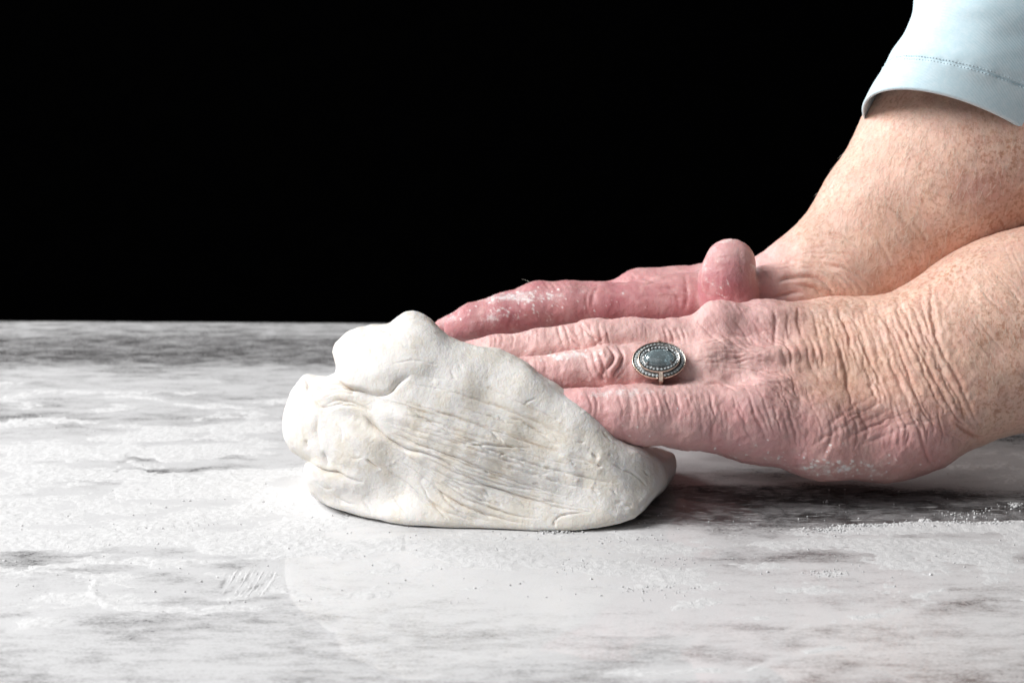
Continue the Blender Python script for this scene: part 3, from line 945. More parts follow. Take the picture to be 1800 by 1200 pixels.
def near_arm():
    F = Field((-45, -8, 2), (262, 150, 200), 1.05)
    palm = [
        [(1215, 735, 50, 31), (1330, 732, 74, 40), (1450, 750, 85, 46), (1560, 755, 83, 50), (1615, 734, 88, 55)],
        [(1235, 655, 46, 46), (1350, 655, 66, 56), (1480, 655, 82, 63), (1600, 650, 92, 68)],
        [(1235, 600, 40, 60), (1340, 595, 60, 70), (1470, 606, 76, 76), (1600, 618, 92, 78)],
        [(1240, 600, 38, 76), (1380, 605, 62, 86), (1500, 622, 82, 88), (1620, 628, 96, 84)],
        [(1600, 640, 112, 66), (1680, 632, 132, 72), (1735, 603, 150, 77), (1800, 578, 160, 82), (1960, 515, 165, 98), (2200, 400, 190, 120)],
        [(1615, 734, 84, 55), (1695, 686, 78, 62), (1800, 612, 118, 76)],
    ]
    for c in palm[:4]:
        F.chain(c, 9)
    F.chain([(1400, 650, 55, 92), (1290, 690, 44, 104), (1190, 705, 38, 110)], 10)      # thumb, under the far side
    F.chain(palm[4], 12); F.chain(palm[5], 9)
    F.ell(P(1268, 568, 66), (10, 10, 7), 5)
    base = F.d.copy()
    fingers = [
        [(1290, 735, 56, 35), (1200, 731, 54, 30), (1130, 729, 53, 28), (1085, 726, 48, 27), (1030, 722, 39, 26), (965, 716, 33, 28)],
        [(1300, 655, 52, 50), (1190, 650, 45, 46), (1120, 650, 44, 44), (1065, 650, 43, 43), (1000, 655, 36, 42), (900, 662, 32, 42)],
        [(1300, 600, 50, 66), (1190, 604, 43, 61), (1110, 602, 42, 60), (1045, 603, 42, 60), (950, 616, 37, 60), (870, 624, 33, 60), (800, 632, 28, 62)],
        [(1310, 605, 50, 82), (1200, 612, 42, 80), (1050, 622, 38, 80), (940, 634, 32, 82)],
    ]
    tot = base
    for c in fingers:
        F.d = np.full(F.n, 30.0, np.float32)
        F.chain(c, 2.5)
        tot = np.minimum(tot, smin(base, F.d, 5.0))
    F.d = tot
    me = F.mesh('left_arm', 1)
    sc = Sculpt(780, 380, 1810, 860)
    st = lambda pts, wd, am, **k: sc.stamp(pts, wd, am, **{**dict(lip=.45, jitter=.9, tint='red', tint_amp=.35), **k})
    # --- knuckle bumps, tendons, hollows
    for pts, wd, am in [([(1235, 548), (1290, 545)], 26, 2.8), ([(1235, 560), (1255, 552)], 12, .8),
                        ([(1290, 592), (1340, 588), (1400, 592)], 20, -3.2), ([(1225, 612), (1290, 618)], 20, 2.2), ([(1260, 622), (1330, 640), (1400, 640)], 14, -1.4), ([(1300, 625), (1380, 618), (1470, 625)], 12, 1.2), ([(1300, 672), (1400, 672), (1480, 668)], 14, 1.2), ([(1310, 555), (1400, 548), (1500, 545)], 13, 1.1),
                        ([(1270, 668), (1330, 668)], 10, -2.2), ([(1290, 690), (1350, 700)], 22, 1.0), ([(1400, 560), (1480, 560)], 24, -.9),
                        ([(1460, 700), (1540, 735), (1590, 760)], 24, -2.2), ([(1530, 690), (1560, 700)], 22, .9), ([(1610, 690), (1700, 780)], 16, -.9),
                        ([(1060, 628), (1076, 640)], 20, 1.2), ([(1055, 582), (1085, 590)], 18, .8), ([(1150, 700), (1175, 715)], 20, .8),
                        ([(1380, 800), (1480, 815), (1600, 800)], 30, 1.6), ([(1480, 560), (1500, 700)], 20, -.7), ([(1730, 620), (1790, 610)], 30, -1.2)]:
        sc.stamp(pts, wd, am, jitter=1)
    # --- ring finger knuckle, deep curled folds
    for pts, wd, am in [([(1052, 620), (1058, 632), (1062, 645), (1058, 660), (1064, 670)], 4.2, -2.4), ([(1068, 612), (1078, 622), (1076, 636), (1066, 648), (1070, 662)], 4.6, -2.8),
                        ([(1086, 612), (1094, 625), (1090, 640), (1082, 652), (1078, 668)], 3.8, -2.4), ([(1040, 616), (1044, 632), (1050, 650), (1058, 664)], 3, -1.4),
                        ([(1028, 628), (1036, 650), (1046, 670)], 2.4, -1.0), ([(1098, 650), (1086, 662), (1076, 674)], 2.6, -1.1), ([(1060, 615), (1062, 640)], 3, .8)]:
        st(pts, wd, am, tint_amp=.5)
    # middle finger knuckle
    for x in (980, 992, 1008, 1022, 1037, 1050, 1062):
        st([(x, 566), (x + 4, 585), (x + 12, 612)], 2.6, -random.uniform(.6, 1.3), jitter=1.4, tint_amp=.4)
    st([(1018, 572), (1030, 580), (1040, 592), (1056, 598)], 2.6, -1.4); st([(1000, 588), (1014, 605), (1024, 612)], 2.6, -1.2)
    st([(1064, 592), (1048, 604), (1036, 610)], 2.4, -1.1)
    for x in (865, 872, 884, 903):
        st([(x - 4, 584), (x, 596), (x - 2, 612)], 2.0, -random.uniform(.5, .9))
    for x in (930, 944, 958, 1120, 1135, 1160):
        st([(x, 572), (x + 3, 600)], 1.6, -.4)
    for x in (940, 955, 972, 1000):
        st([(x, 628), (x + 4, 645), (x + 2, 665)], 1.8, -random.uniform(.3, .7))
    # folds between ring/middle finger base and back
    for x in (1165, 1176, 1188, 1198):
        st([(x, 575), (x + 6, 590), (x + 10, 606)], 2.6, -random.uniform(.9, 1.5))
    # pinky wrinkles
    for x in (1036, 1047, 1090, 1107, 1120, 1136, 1150, 1160, 1172, 1190, 1208, 1230, 1250):
        am = -random.uniform(.35, .9)
        st([(x - 6, 684), (x, 700), (x + 4, 720), (x + random.uniform(-6, 10), 742)], 2.6, am, jitter=1.4, tint_amp=.38)
    sc.family([(1095, 690), (1100, 735), (1096, 770)], [(1270, 685), (1285, 740), (1280, 785)], 24, 1.5, -.4, part=(.2, .7), jitter=1, tint='red', tint_amp=.1)
    # creases of the back of the hand: families of long fine wrinkles
    sc.family([(1280, 680), (1300, 730), (1330, 790)], [(1400, 640), (1430, 720), (1440, 800)], 16, 2.4, -.75, part=(.35, .9), lip=.4, jitter=2, tint='red', tint_amp=.25)
    sc.family([(1230, 620), (1330, 610), (1400, 625)], [(1290, 680), (1380, 720), (1450, 780)], 15, 2.2, -.7, part=(.3, .9), lip=.4, jitter=2.2, tint='red', tint_amp=.25)
    sc.family([(1220, 560), (1260, 600), (1330, 640)], [(1330, 540), (1380, 580), (1450, 610)], 14, 2.2, -.6, part=(.3, .9), lip=.4, jitter=2, tint='red', tint_amp=.25)
    sc.family([(1200, 600), (1290, 575), (1380, 560)], [(1210, 640), (1310, 640), (1400, 610)], 12, 2.0, -.6, part=(.3, .9), lip=.4, jitter=2, tint='red', tint_amp=.28)
    sc.family([(1360, 545), (1370, 610), (1390, 680)], [(1480, 540), (1500, 620), (1510, 700)], 30, 3.2, -.9, part=(.2, .6), lip=.2, jitter=2.6)
    sc.family([(1450, 535), (1470, 600), (1490, 680), (1500, 720)], [(1600, 520), (1640, 600), (1690, 700), (1730, 760)], 22, 4.0, -1.05, part=(.3, .9), lip=.25, jitter=2.6, tint='red', tint_amp=.12)
    sc.family([(1450, 535), (1470, 600), (1500, 700)], [(1640, 510), (1660, 600), (1720, 740)], 50, 2.2, -.75, part=(.15, .5), lip=.1, jitter=2)
    sc.family([(1400, 700), (1420, 760), (1400, 810)], [(1640, 700), (1660, 750), (1650, 800)], 26, 3.2, -.75, part=(.3, .8), lip=.4, jitter=2.2)
    sc.family([(1400, 780), (1480, 720), (1540, 680)], [(1480, 800), (1580, 760), (1680, 740)], 12, 2.2, -.6, part=(.3, .8), jitter=2.5, tint='red', tint_amp=.2)
    # strong wrist creases
    st([(1640, 505), (1636, 530), (1640, 570), (1654, 615), (1680, 660), (1700, 705), (1727, 760)], 3.6, -1.6, jitter=1.5, tint_amp=.2, lipw=3)
    st([(1592, 530), (1600, 570), (1622, 625), (1650, 680), (1680, 730), (1712, 768)], 3.2, -1.1, jitter=1.5, tint_amp=.12)
    st([(1560, 540), (1572, 590), (1590, 640), (1612, 700), (1640, 745), (1690, 775)], 2.8, -1.0, jitter=1.5, tint_amp=.1)
    st([(1600, 720), (1616, 760), (1628, 800), (1645, 820)], 3.4, -1.4, jitter=1.5, tint_amp=.35)
    st([(1680, 745), (1705, 762), (1730, 768)], 4, -2.4, tint_amp=.4)
    st([(1618, 515), (1622, 545), (1635, 590)], 2.6, -1.0)
    st([(1256, 790), (1250, 760), (1262, 730)], 4, -.7, tint_amp=.4)
    st([(1236, 676), (1262, 672), (1280, 678), (1292, 690)], 3.4, -1.6, tint_amp=.8)
    for _ in range(150):     # specks and crumbs of flour under the heel and on the knuckles
        if _ < 100: x = random.gauss(1440, 90); y = 806 + (x - 1440) * .10 + random.gauss(0, 11)
        elif _ < 120: x = random.gauss(1125, 60); y = random.gauss(745, 26)
        else: x = random.gauss(1010, 60); y = random.gauss(625, 6)
        sc.stamp([(x, y), (x + random.uniform(-3, 3), y + random.uniform(-1, 2))], random.uniform(1.2, 2.8), .12, tint='dust', tint_amp=random.uniform(.5, 1.2), taper=False)
    # fine forearm lines
    sc.family([(1700, 520), (1740, 580), (1790, 640)], [(1690, 690), (1740, 720), (1800, 735)], 16, 1.6, -.28, part=(.2, .7), jitter=1)
    sc.family([(1660, 480), (1720, 540), (1800, 600)], [(1800, 400), (1805, 440), (1810, 480)], 22, 1.6, -.25, part=(.2, .6), jitter=1)
    return me, sc


def far_arm():
    F = Field((-45, 52, 40), (262, 205, 352), 1.38)
    palm = [
        [(1160, 528, 44, 108), (1260, 530, 50, 110), (1370, 515, 55, 112), (1440, 500, 62, 112)],
        [(1160, 512, 40, 126), (1260, 516, 48, 126), (1400, 500, 60, 122)],
        [(1150, 545, 40, 142), (1300, 540, 52, 136), (1420, 520, 66, 126)],
        [(1400, 482, 62, 116), (1468, 470, 98, 118), (1568, 375, 124, 126), (1672, 268, 162, 133), (1790, 130, 180, 140), (1960, -60, 195, 150)],
        [(1480, 500, 70, 110), (1560, 440, 100, 118), (1672, 330, 150, 128), (1800, 230, 165, 135)],
    ]
    for c in palm:
        F.chain(c, 8)
    F.chain([(1345, 500, 34, 98), (1420, 508, 44, 100), (1500, 500, 58, 106)], 4)       # thumb base fold
    F.ell(P(1122, 500, 127), (8, 8, 7), 4)
    base = F.d.copy()
    tot = base
    for c, k in [([(1190, 535, 46, 108), (1120, 538, 42, 106), (1060, 536, 38, 105), (1000, 538, 38, 104), (935, 548, 35, 103), (880, 557, 37, 102), (830, 568, 32, 101), (806, 575, 26, 101)], 5),
                 ([(1190, 520, 46, 128), (1090, 534, 40, 127), (1000, 533, 39, 127), (945, 533, 38, 127), (890, 548, 34, 126), (830, 560, 27, 126), (776, 574, 15, 126)], 5),
                 ([(1190, 545, 40, 144), (1060, 550, 36, 144), (960, 556, 33, 144), (880, 570, 26, 144)], 5),
                 ([(1284, 464, 44, 88), (1278, 490, 49, 88), (1280, 520, 51, 89), (1286, 572, 44, 92), (1345, 548, 42, 100), (1430, 530, 50, 106)], 3.5)]:
        F.d = np.full(F.n, 30.0, np.float32)
        F.chain(c, 2.0)
        tot = np.minimum(tot, smin(base, F.d, k))
    F.d = tot
    me = F.mesh('right_arm', 1)
    sc = Sculpt(740, 0, 1810, 620)
    st = lambda pts, wd, am, **k: sc.stamp(pts, wd, am, **{**dict(lip=.4, jitter=.9, tint='red', tint_amp=.3), **k})
    st([(1368, 497), (1384, 488), (1405, 485), (1428, 486), (1448, 496), (1464, 512)], 6, -3.2, tint_amp=.4)
    st([(1344, 462), (1400, 461), (1460, 467), (1504, 480), (1538, 508)], 4, -1.6)
    for x, y in ((1470, 490), (1450, 500), (1486, 492), (1500, 492)):
        st([(x - 30, y - 12), (x, y), (x + 20, y + 24)], 3, -.8)
    sc.family([(1350, 500), (1420, 500), (1470, 530)], [(1360, 530), (1400, 520), (1430, 540)], 6, 3, -.7, jitter=1.5)
    sc.family([(1400, 450), (1450, 440), (1500, 450), (1560, 500)], [(1340, 470), (1400, 470), (1470, 480), (1510, 510)], 8, 2.4, -.6, part=(.5, 1), jitter=2)
    sc.family([(1500, 400), (1540, 440), (1570, 510)], [(1580, 330), (1640, 400), (1670, 470)], 18, 1.8, -.35, part=(.2, .7), jitter=1.5)
    sc.family([(1440, 400), (1500, 420), (1540, 460)], [(1400, 440), (1460, 440), (1520, 470)], 6, 2, -.4, jitter=1.5)
    # index finger creases seen from its side
    st([(1050, 500), (1042, 520), (1038, 545)], 4, -1.0); st([(1040, 500), (1030, 530), (1036, 556)], 3, -.8); st([(912, 535), (925, 550), (945, 566)], 4, -.8)
    st([(978, 530), (990, 548)], 3, -.5); st([(1205, 480), (1208, 520), (1200, 550)], 4, -1.0); st([(1170, 498), (1190, 520), (1192, 548)], 3, -.6)
    sc.family([(1120, 500), (1160, 490), (1230, 500)], [(1120, 530), (1170, 530), (1225, 545)], 8, 2, -.45, jitter=1.4, part=(.3, .8))
    sc.family([(1110, 480), (1140, 485), (1225, 480)], [(1110, 500), (1160, 500), (1225, 505)], 4, 2, -.5, jitter=1.2)
    for x in (955, 965, 975, 988, 1000):
        st([(x - 10, 495), (x, 505), (x + 4, 512)], 2.2, -.6)
    sc.stamp([(1010, 505), (1060, 505), (1095, 505)], 10, -.8); sc.stamp([(900, 540), (960, 540)], 16, .6); sc.stamp([(850, 560), (880, 555)], 18, .8)
    # thumb pad lines
    for i in range(7):
        x = 1240 + i * 12
        st([(x, random.uniform(455, 480)), (x + random.uniform(5, 20), random.uniform(490, 520))], 1.5, -.35, tint_amp=.1)
    sc.stamp([(1400, 560), (1420, 420), (1500, 300)], 14, .5)
    st([(1234, 512), (1256, 522), (1290, 520)], 3, -.6); st([(1322, 500), (1310, 516), (1296, 526)], 3, -.5)
    sc.family([(1236, 440), (1240, 480), (1244, 520)], [(1318, 440), (1322, 480), (1318, 520)], 14, 1.8, -.22, part=(.2, .6), jitter=.8, tint='red', tint_amp=.12)
    sc.family([(1240, 450), (1280, 440), (1320, 455)], [(1236, 520), (1280, 510), (1322, 522)], 12, 1.8, -.2, part=(.2, .6), jitter=.8, tint='red', tint_amp=.1)
    for _ in range(26):      # thin lines of flour on the thumb pad and the side of the index finger
        if _ < 16: x, y, a, l = random.uniform(1236, 1320), random.uniform(432, 515), random.uniform(.4, 1.3), random.uniform(10, 38)
        else: x, y, a, l = random.uniform(830, 1000), random.uniform(525, 580), random.uniform(-.5, 1.7), random.uniform(10, 40)
        sc.stamp([(x, y), (x + l * .5 * math.cos(a) + 1.5, y + l * .5 * math.sin(a)), (x + l * math.cos(a), y + l * math.sin(a))], 1.7, 0.04, tint='dust', tint_amp=random.uniform(.5, 1.1), jitter=.5)
    for _ in range(90):
        x = random.gauss(960, 90); y = random.gauss(535 - (x - 960) * .05, 14)
        sc.stamp([(x, y), (x + random.uniform(-2, 2), y + 1.5)], random.uniform(1.2, 2.6), .06, tint='dust', tint_amp=random.uniform(.5, 1.2), taper=False)
    return me, sc


def dress(me, sc, near):
    v = getv(me); n = getn(me)
    px, py, _ = proj(v)
    fc = facing(v, n)
    f = sstep(fc, 0.0, 0.35)
    h = sc.sample(px, py)
    red = np.clip(sc.sample(px, py, 'red'), 0, 1) * f
    if near:
        hand = 1 - sstep(px, 1650, 1780)
        amp = 0.2 + 0.25 * hand
    else:
        hand = (1 - sstep(px - (py - 470) * 0.3, 1330, 1480))
        amp = 0.22
    nz = amp * fbm(v, 1 / 5.0, 3, 2.2) * 0.7 + 0.8 * fbm(v, 1 / 24.0, 1, 6.0) * 0.5
    # cross-hatched skin grain: ridged noise
    rid = (1 - np.abs(fbm(v * np.array([1.0, .6, .6]), 1 / 2.6, 2, 4.4)) * 2)
    nz = nz + 0.10 * rid * (0.4 + hand)
    setv(me, v + n * (h * f + nz)[:, None])
    smooth(me)
    n = getn(me)
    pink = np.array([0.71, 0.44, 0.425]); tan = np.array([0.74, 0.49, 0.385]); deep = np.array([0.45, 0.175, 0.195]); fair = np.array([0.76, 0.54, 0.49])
    up = sstep(n[:, 2], 0.0, 0.9)
    m1 = 0.5 + 0.9 * fbm(v, 1 / 17.0, 3, 12.0)
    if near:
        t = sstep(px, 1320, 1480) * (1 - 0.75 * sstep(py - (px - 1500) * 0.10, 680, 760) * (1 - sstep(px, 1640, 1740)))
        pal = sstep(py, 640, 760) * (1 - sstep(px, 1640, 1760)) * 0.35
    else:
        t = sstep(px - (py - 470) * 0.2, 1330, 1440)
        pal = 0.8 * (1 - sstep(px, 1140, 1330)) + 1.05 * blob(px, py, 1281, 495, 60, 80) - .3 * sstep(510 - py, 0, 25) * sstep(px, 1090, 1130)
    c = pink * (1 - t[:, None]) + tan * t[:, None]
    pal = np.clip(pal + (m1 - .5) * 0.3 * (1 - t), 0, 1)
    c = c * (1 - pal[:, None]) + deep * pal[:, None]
    if near:
        fa = blob(px, py, 1230, 640, 120, 70) * 0.5 + blob(px, py, 1000, 600, 120, 40) * .35
        br = np.clip(blob(px, py, 1480, 640, 90, 60) * 0.35 + blob(px, py, 1745, 590, 40, 22) * .35, 0, 1)
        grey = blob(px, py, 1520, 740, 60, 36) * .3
    else:
        fa = blob(px, py, 1430, 470, 90, 40) * .2
        br = np.clip(blob(px, py, 1560, 400, 110, 60) * .3, 0, 1)
        grey = 0 * px
        rr = blob(px, py, 1720, 330, 50, 30) * .45
        c = c * (1 - rr[:, None]) + np.array([.55, .18, .17]) * rr[:, None]
    fa = np.clip(fa, 0, 1)
    c = c * (1 - fa[:, None]) + fair * fa[:, None]
    c = c * (1 - br[:, None]) + np.array([.52, .29, .19]) * br[:, None]
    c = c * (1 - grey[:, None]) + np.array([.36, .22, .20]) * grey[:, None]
    c = c * (0.93 + 0.14 * m1[:, None])
    c = c * (1 - 0.62 * red[:, None]) + np.array([.46, .11, .09]) * 0.62 * red[:, None]
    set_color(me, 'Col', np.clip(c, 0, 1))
    # flour caught on top of the fingers, on the thumb and under the heel
    if near:
        fl = blob(px, py, 1130, 690, 70, 10) * .55 + blob(px, py, 1000, 626, 45, 8) * 1.0 + blob(px, py, 1060, 690, 40, 12) * .6 + .62 * blob(px, py, 1460, 822, 130, 16) \
            + .4 * blob(px, py, 900, 586, 120, 8) + .2
    else:
        fl = .95 * blob(px, py, 900, 522, 110, 12) + .6 * blob(px, py, 870, 560, 40, 16) + .55 * blob(px, py, 1235, 470, 16, 50) + .6 * blob(px, py, 1280, 424, 60, 8) \
            + .5 * blob(px, py, 1330, 480, 10, 40) + .12 * blob(px, py, 1290, 470, 40, 50) + .45 * blob(px, py, 1380, 475, 60, 12) + .5 * blob(px, py, 780, 565, 40, 20) + .15
    fl = fl * sstep(fc, -.3, 0.2) + 1.3 * sc.sample(px, py, 'dust') * f
    freck = t * (0.6 + 0.5 * fbm(v, 1 / 30.0, 2, 3.0))
    set_color(me, 'Ext', np.stack([np.clip(freck, 0, 1), np.clip(fl, 0, 1.9), red], 1))


na, nsc = near_arm(); dress(na, nsc, True)
print('near', len(na.polygons), time.time() - T0)
fa_, fsc = far_arm(); dress(fa_, fsc, False)
print('far', len(fa_.polygons), time.time() - T0)
left_arm = child('arm', na, M_SKIN); left_arm['label'] = 'left hand and bare forearm nearer the camera, fingers straight into the dough'
right_arm = child('arm', fa_, M_SKIN); right_arm['label'] = 'right hand and forearm further back with the thumb sticking up'


# fine body hair
def hairs(name, me, parent, spots, n, length, dirpx, lab):
    v = getv(me); nn = getn(me)
    px, py, _ = proj(v); fc = facing(v, nn)
    V = []; F = []
    ok = fc > 0.3
    idx = np.nonzero(ok)[0]
    wgt = np.zeros(len(idx))
    for cx, cy, rx, ry, a in spots:
        wgt += a * blob(px[idx], py[idx], cx, cy, rx, ry)
    wgt /= wgt.sum()
    pick = RNG.choice(idx, n, p=wgt)
    d0 = (P(1400 + dirpx[0], 500 + dirpx[1], 100) - P(1400, 500, 100)); d0 /= np.linalg.norm(d0)
    for k in pick:
        p = v[k]; nr = nn[k]
        d = d0 + RNG.normal(size=3) * .38
        d -= nr * (d @ nr); d /= np.linalg.norm(d)
        L = length * RNG.uniform(.5, 1.3); side = np.cross(nr, d)
        cv = RNG.normal() * .35
        base = len(V); segs = 4
        for s_ in range(segs + 1):
            t = s_ / segs
            q = p + d * L * t + nr * L * (.42 * t - .30 * t * t) + side * L * cv * t * t
            r = 0.055 * (1 - t * .8)
            for a in (0, 2.1, 4.2):
                V.append(q + side * r * math.cos(a) + nr * r * math.sin(a))
        for s_ in range(segs):
            for a in range(3):
                b = (a + 1) % 3
                F.append((base + 3 * s_ + a, base + 3 * s_ + b, base + 3 * s_ + 3 + b, base + 3 * s_ + 3 + a))
    hm = bpy.data.meshes.new(name); hm.from_pydata((np.array(V) * MM).tolist(), [], F); smooth(hm)
    o = link(name, hm, M_HAIR, parent); o['kind'] = 'stuff'; o['label'] = lab
    return o


hairs('hair', fa_, right_arm, [(1580, 330, 120, 110, 1), (1520, 440, 60, 50, .6), (1700, 300, 70, 80, .4), (1000, 500, 70, 6, .25)], 1100, 5.5, (-.4, 1), 'fine blond hair on the forearm')
hairs('hair', na, left_arm, [(1740, 560, 60, 80, 1), (1560, 560, 60, 40, .35), (1400, 530, 140, 14, .2), (1060, 562, 60, 6, .2)], 600, 4.5, (.2, 1), 'fine blond hair on the wrist')


# ------------------------------------------------------------------ sleeve
def build_sleeve():
    rings = [(1709, 272, 130, 190, 58, -30, -100, -43), (1722, 232, 131, 187, 55, -30, -84, -44), (1741, 184, 132, 185, 51, -29, -64, -45), (1766, 135, 133, 187, 47, -28, -60, -46),
             (1792, 88, 135, 191, 44, -28, -60, -47), (1832, 0, 138, 205, 36, -28, -62, -48), (1895, -120, 142, 215, 28, -30, -66, -50), (1970, -250, 148, 225, 20, -32, -70, -52)]
    m = 120
    C = []; U = []; W = []
    for (x, y, Y, ux, uy, wx, wy, wY) in rings:
        c = P(x, y, Y); C.append(c); U.append(P(x + ux, y + uy, Y) - c); W.append(P(x + wx, y + wy, Y + wY) - c)
    nr = 90
    Ci = catmull(C, nr); Ui = catmull(U, nr); Wi = catmull(W, nr)
    a = np.linspace(0, 2 * math.pi, m, endpoint=False)
    outer = Ci[:, None, :] + Ui[:, None, :] * np.cos(a)[None, :, None] + Wi[:, None, :] * np.sin(a)[None, :, None]
    rad = Ui[:, None, :] * np.cos(a)[None, :, None] + Wi[:, None, :] * np.sin(a)[None, :, None]
    rad = rad / np.linalg.norm(rad, axis=2)[..., None]
    t = np.arange(nr)[:, None] / (nr - 1)
    fold = 2.2 * noise(np.stack([outer[..., 0].ravel() / 60, outer[..., 1].ravel() / 60, outer[..., 2].ravel() / 14], 1)).reshape(nr, m) * sstep(t, .12, .4)
    fold += .9 * noise(np.stack([outer[..., 0].ravel() / 20, outer[..., 1].ravel() / 30, outer[..., 2].ravel() / 9], 1), 1, 3).reshape(nr, m) * sstep(t, .1, .3)
    hem = -0.55 * np.exp(-((t - .28) / .006) ** 2) + .15 * (t < .275) + .35 * np.sin(np.arange(m)[None, :] * 1.9) * np.exp(-((t - .28) / .03) ** 2) 
    outer = outer + rad * (fold + hem)[..., None]
    outer[0] -= rad[0] * .6
    inner = outer - rad * 0.8
    V = np.vstack([outer.reshape(-1, 3), inner.reshape(-1, 3)]); F = []
    o = nr * m
    for i in range(nr - 1):
        for j in range(m):
            k = (j + 1) % m
            F.append((i * m + j, (i + 1) * m + j, (i + 1) * m + k, i * m + k))
            F.append((o + i * m + k, o + (i + 1) * m + k, o + (i + 1) * m + j, o + i * m + j))
    for j in range(m):
        k = (j + 1) % m
        F.append((j, k, o + k, o + j)); b = (nr - 1) * m
        F.append((b + k, b + j, o + b + j, o + b + k))
    me = bpy.data.meshes.new('sleeve'); me.from_pydata((V * MM).tolist(), [], F); smooth(me)
    sl = child('sleeve', me, M_CLOTH)
    sl['label'] = 'light blue jersey sleeve pushed up the further arm'
    # two rows of stitches round the hem
    SV = []; SF = []
    for row, ii in ((0, 24), (1, 26)):
        N = 200
        for s_ in range(N):
            a0 = 2 * math.pi * s_ / N; a1 = a0 + 2 * math.pi / N * .6
            pts = []
            for aa in (a0, a1):
                f = aa / (2 * math.pi) * m; j = int(f) % m; k = (j + 1) % m; fr = f - int(f)
                pts.append((outer[ii, j] * (1 - fr) + outer[ii, k] * fr, rad[ii, j]))
            (p, nrm), (q, _) = pts
            d = q - p; d /= np.linalg.norm(d); s2 = np.cross(nrm, d)
            b = len(SV); w_ = .22
            for e, up in ((p, .02), ((p + q) / 2, .3), (q, .02)):
                SV += [e + s2 * w_ + nrm * (up - .2), e + nrm * up, e - s2 * w_ + nrm * (up - .2)]
            SF += [(b, b + 3, b + 4, b + 1), (b + 1, b + 4, b + 5, b + 2), (b + 3, b + 6, b + 7, b + 4), (b + 4, b + 7, b + 8, b + 5)]
    sm = bpy.data.meshes.new('stitching'); sm.from_pydata((np.array(SV) * MM).tolist(), [], SF)
    st = link('stitching', sm, M_THREAD, sl); st['kind'] = 'stuff'


build_sleeve()


def build_near_sleeve():
    axis = [(2010, 488, 102, 186), (2060, 460, 107, 200), (2140, 420, 114, 212), (2260, 360, 124, 225), (2420, 280, 138, 240)]
    C = [P(x, y, Y) for x, y, Y, r in axis]; Rr = [rmm(c, a[3]) for c, a in zip(C, axis)]
    n, m = 44, 90
    Ci = catmull(C, n); R_ = np.interp(np.linspace(0, len(C) - 1, n), range(len(C)), Rr)
    ax = C[-1] - C[0]; ax /= np.linalg.norm(ax)
    u = np.cross(ax, [0, 1, 0]); u /= np.linalg.norm(u); w_ = np.cross(ax, u)
    a = np.linspace(0, 2 * math.pi, m, endpoint=False)
    rad = u[None, :] * np.cos(a)[:, None] + w_[None, :] * np.sin(a)[:, None]
    outer = Ci[:, None, :] + rad[None] * R_[:, None, None]
    f = 1.6 * noise(outer.reshape(-1, 3) * np.array([1 / 14, 1 / 50, 1 / 50])).reshape(n, m) * sstep(np.arange(n)[:, None] / n, .05, .3)
    outer = outer + rad[None] * f[..., None]
    inner = outer - rad[None] * .8
    V = np.vstack([outer.reshape(-1, 3), inner.reshape(-1, 3)]); F = []; o = n * m
    for i in range(n - 1):
        for j in range(m):
            k = (j + 1) % m
            F.append((i * m + j, i * m + k, (i + 1) * m + k, (i + 1) * m + j))
            F.append((o + i * m + j, o + (i + 1) * m + j, o + (i + 1) * m + k, o + i * m + k))
    for j in range(m):
        k = (j + 1) % m
        F.append((j, o + j, o + k, k))
    F.append(tuple((n - 1) * m + j for j in range(m)))
    me = bpy.data.meshes.new('sleeve'); me.from_pydata((V * MM).tolist(), [], F); smooth(me)
    child('sleeve', me, M_CLOTH)['label'] = 'light blue jersey sleeve of the nearer arm'


build_near_sleeve()


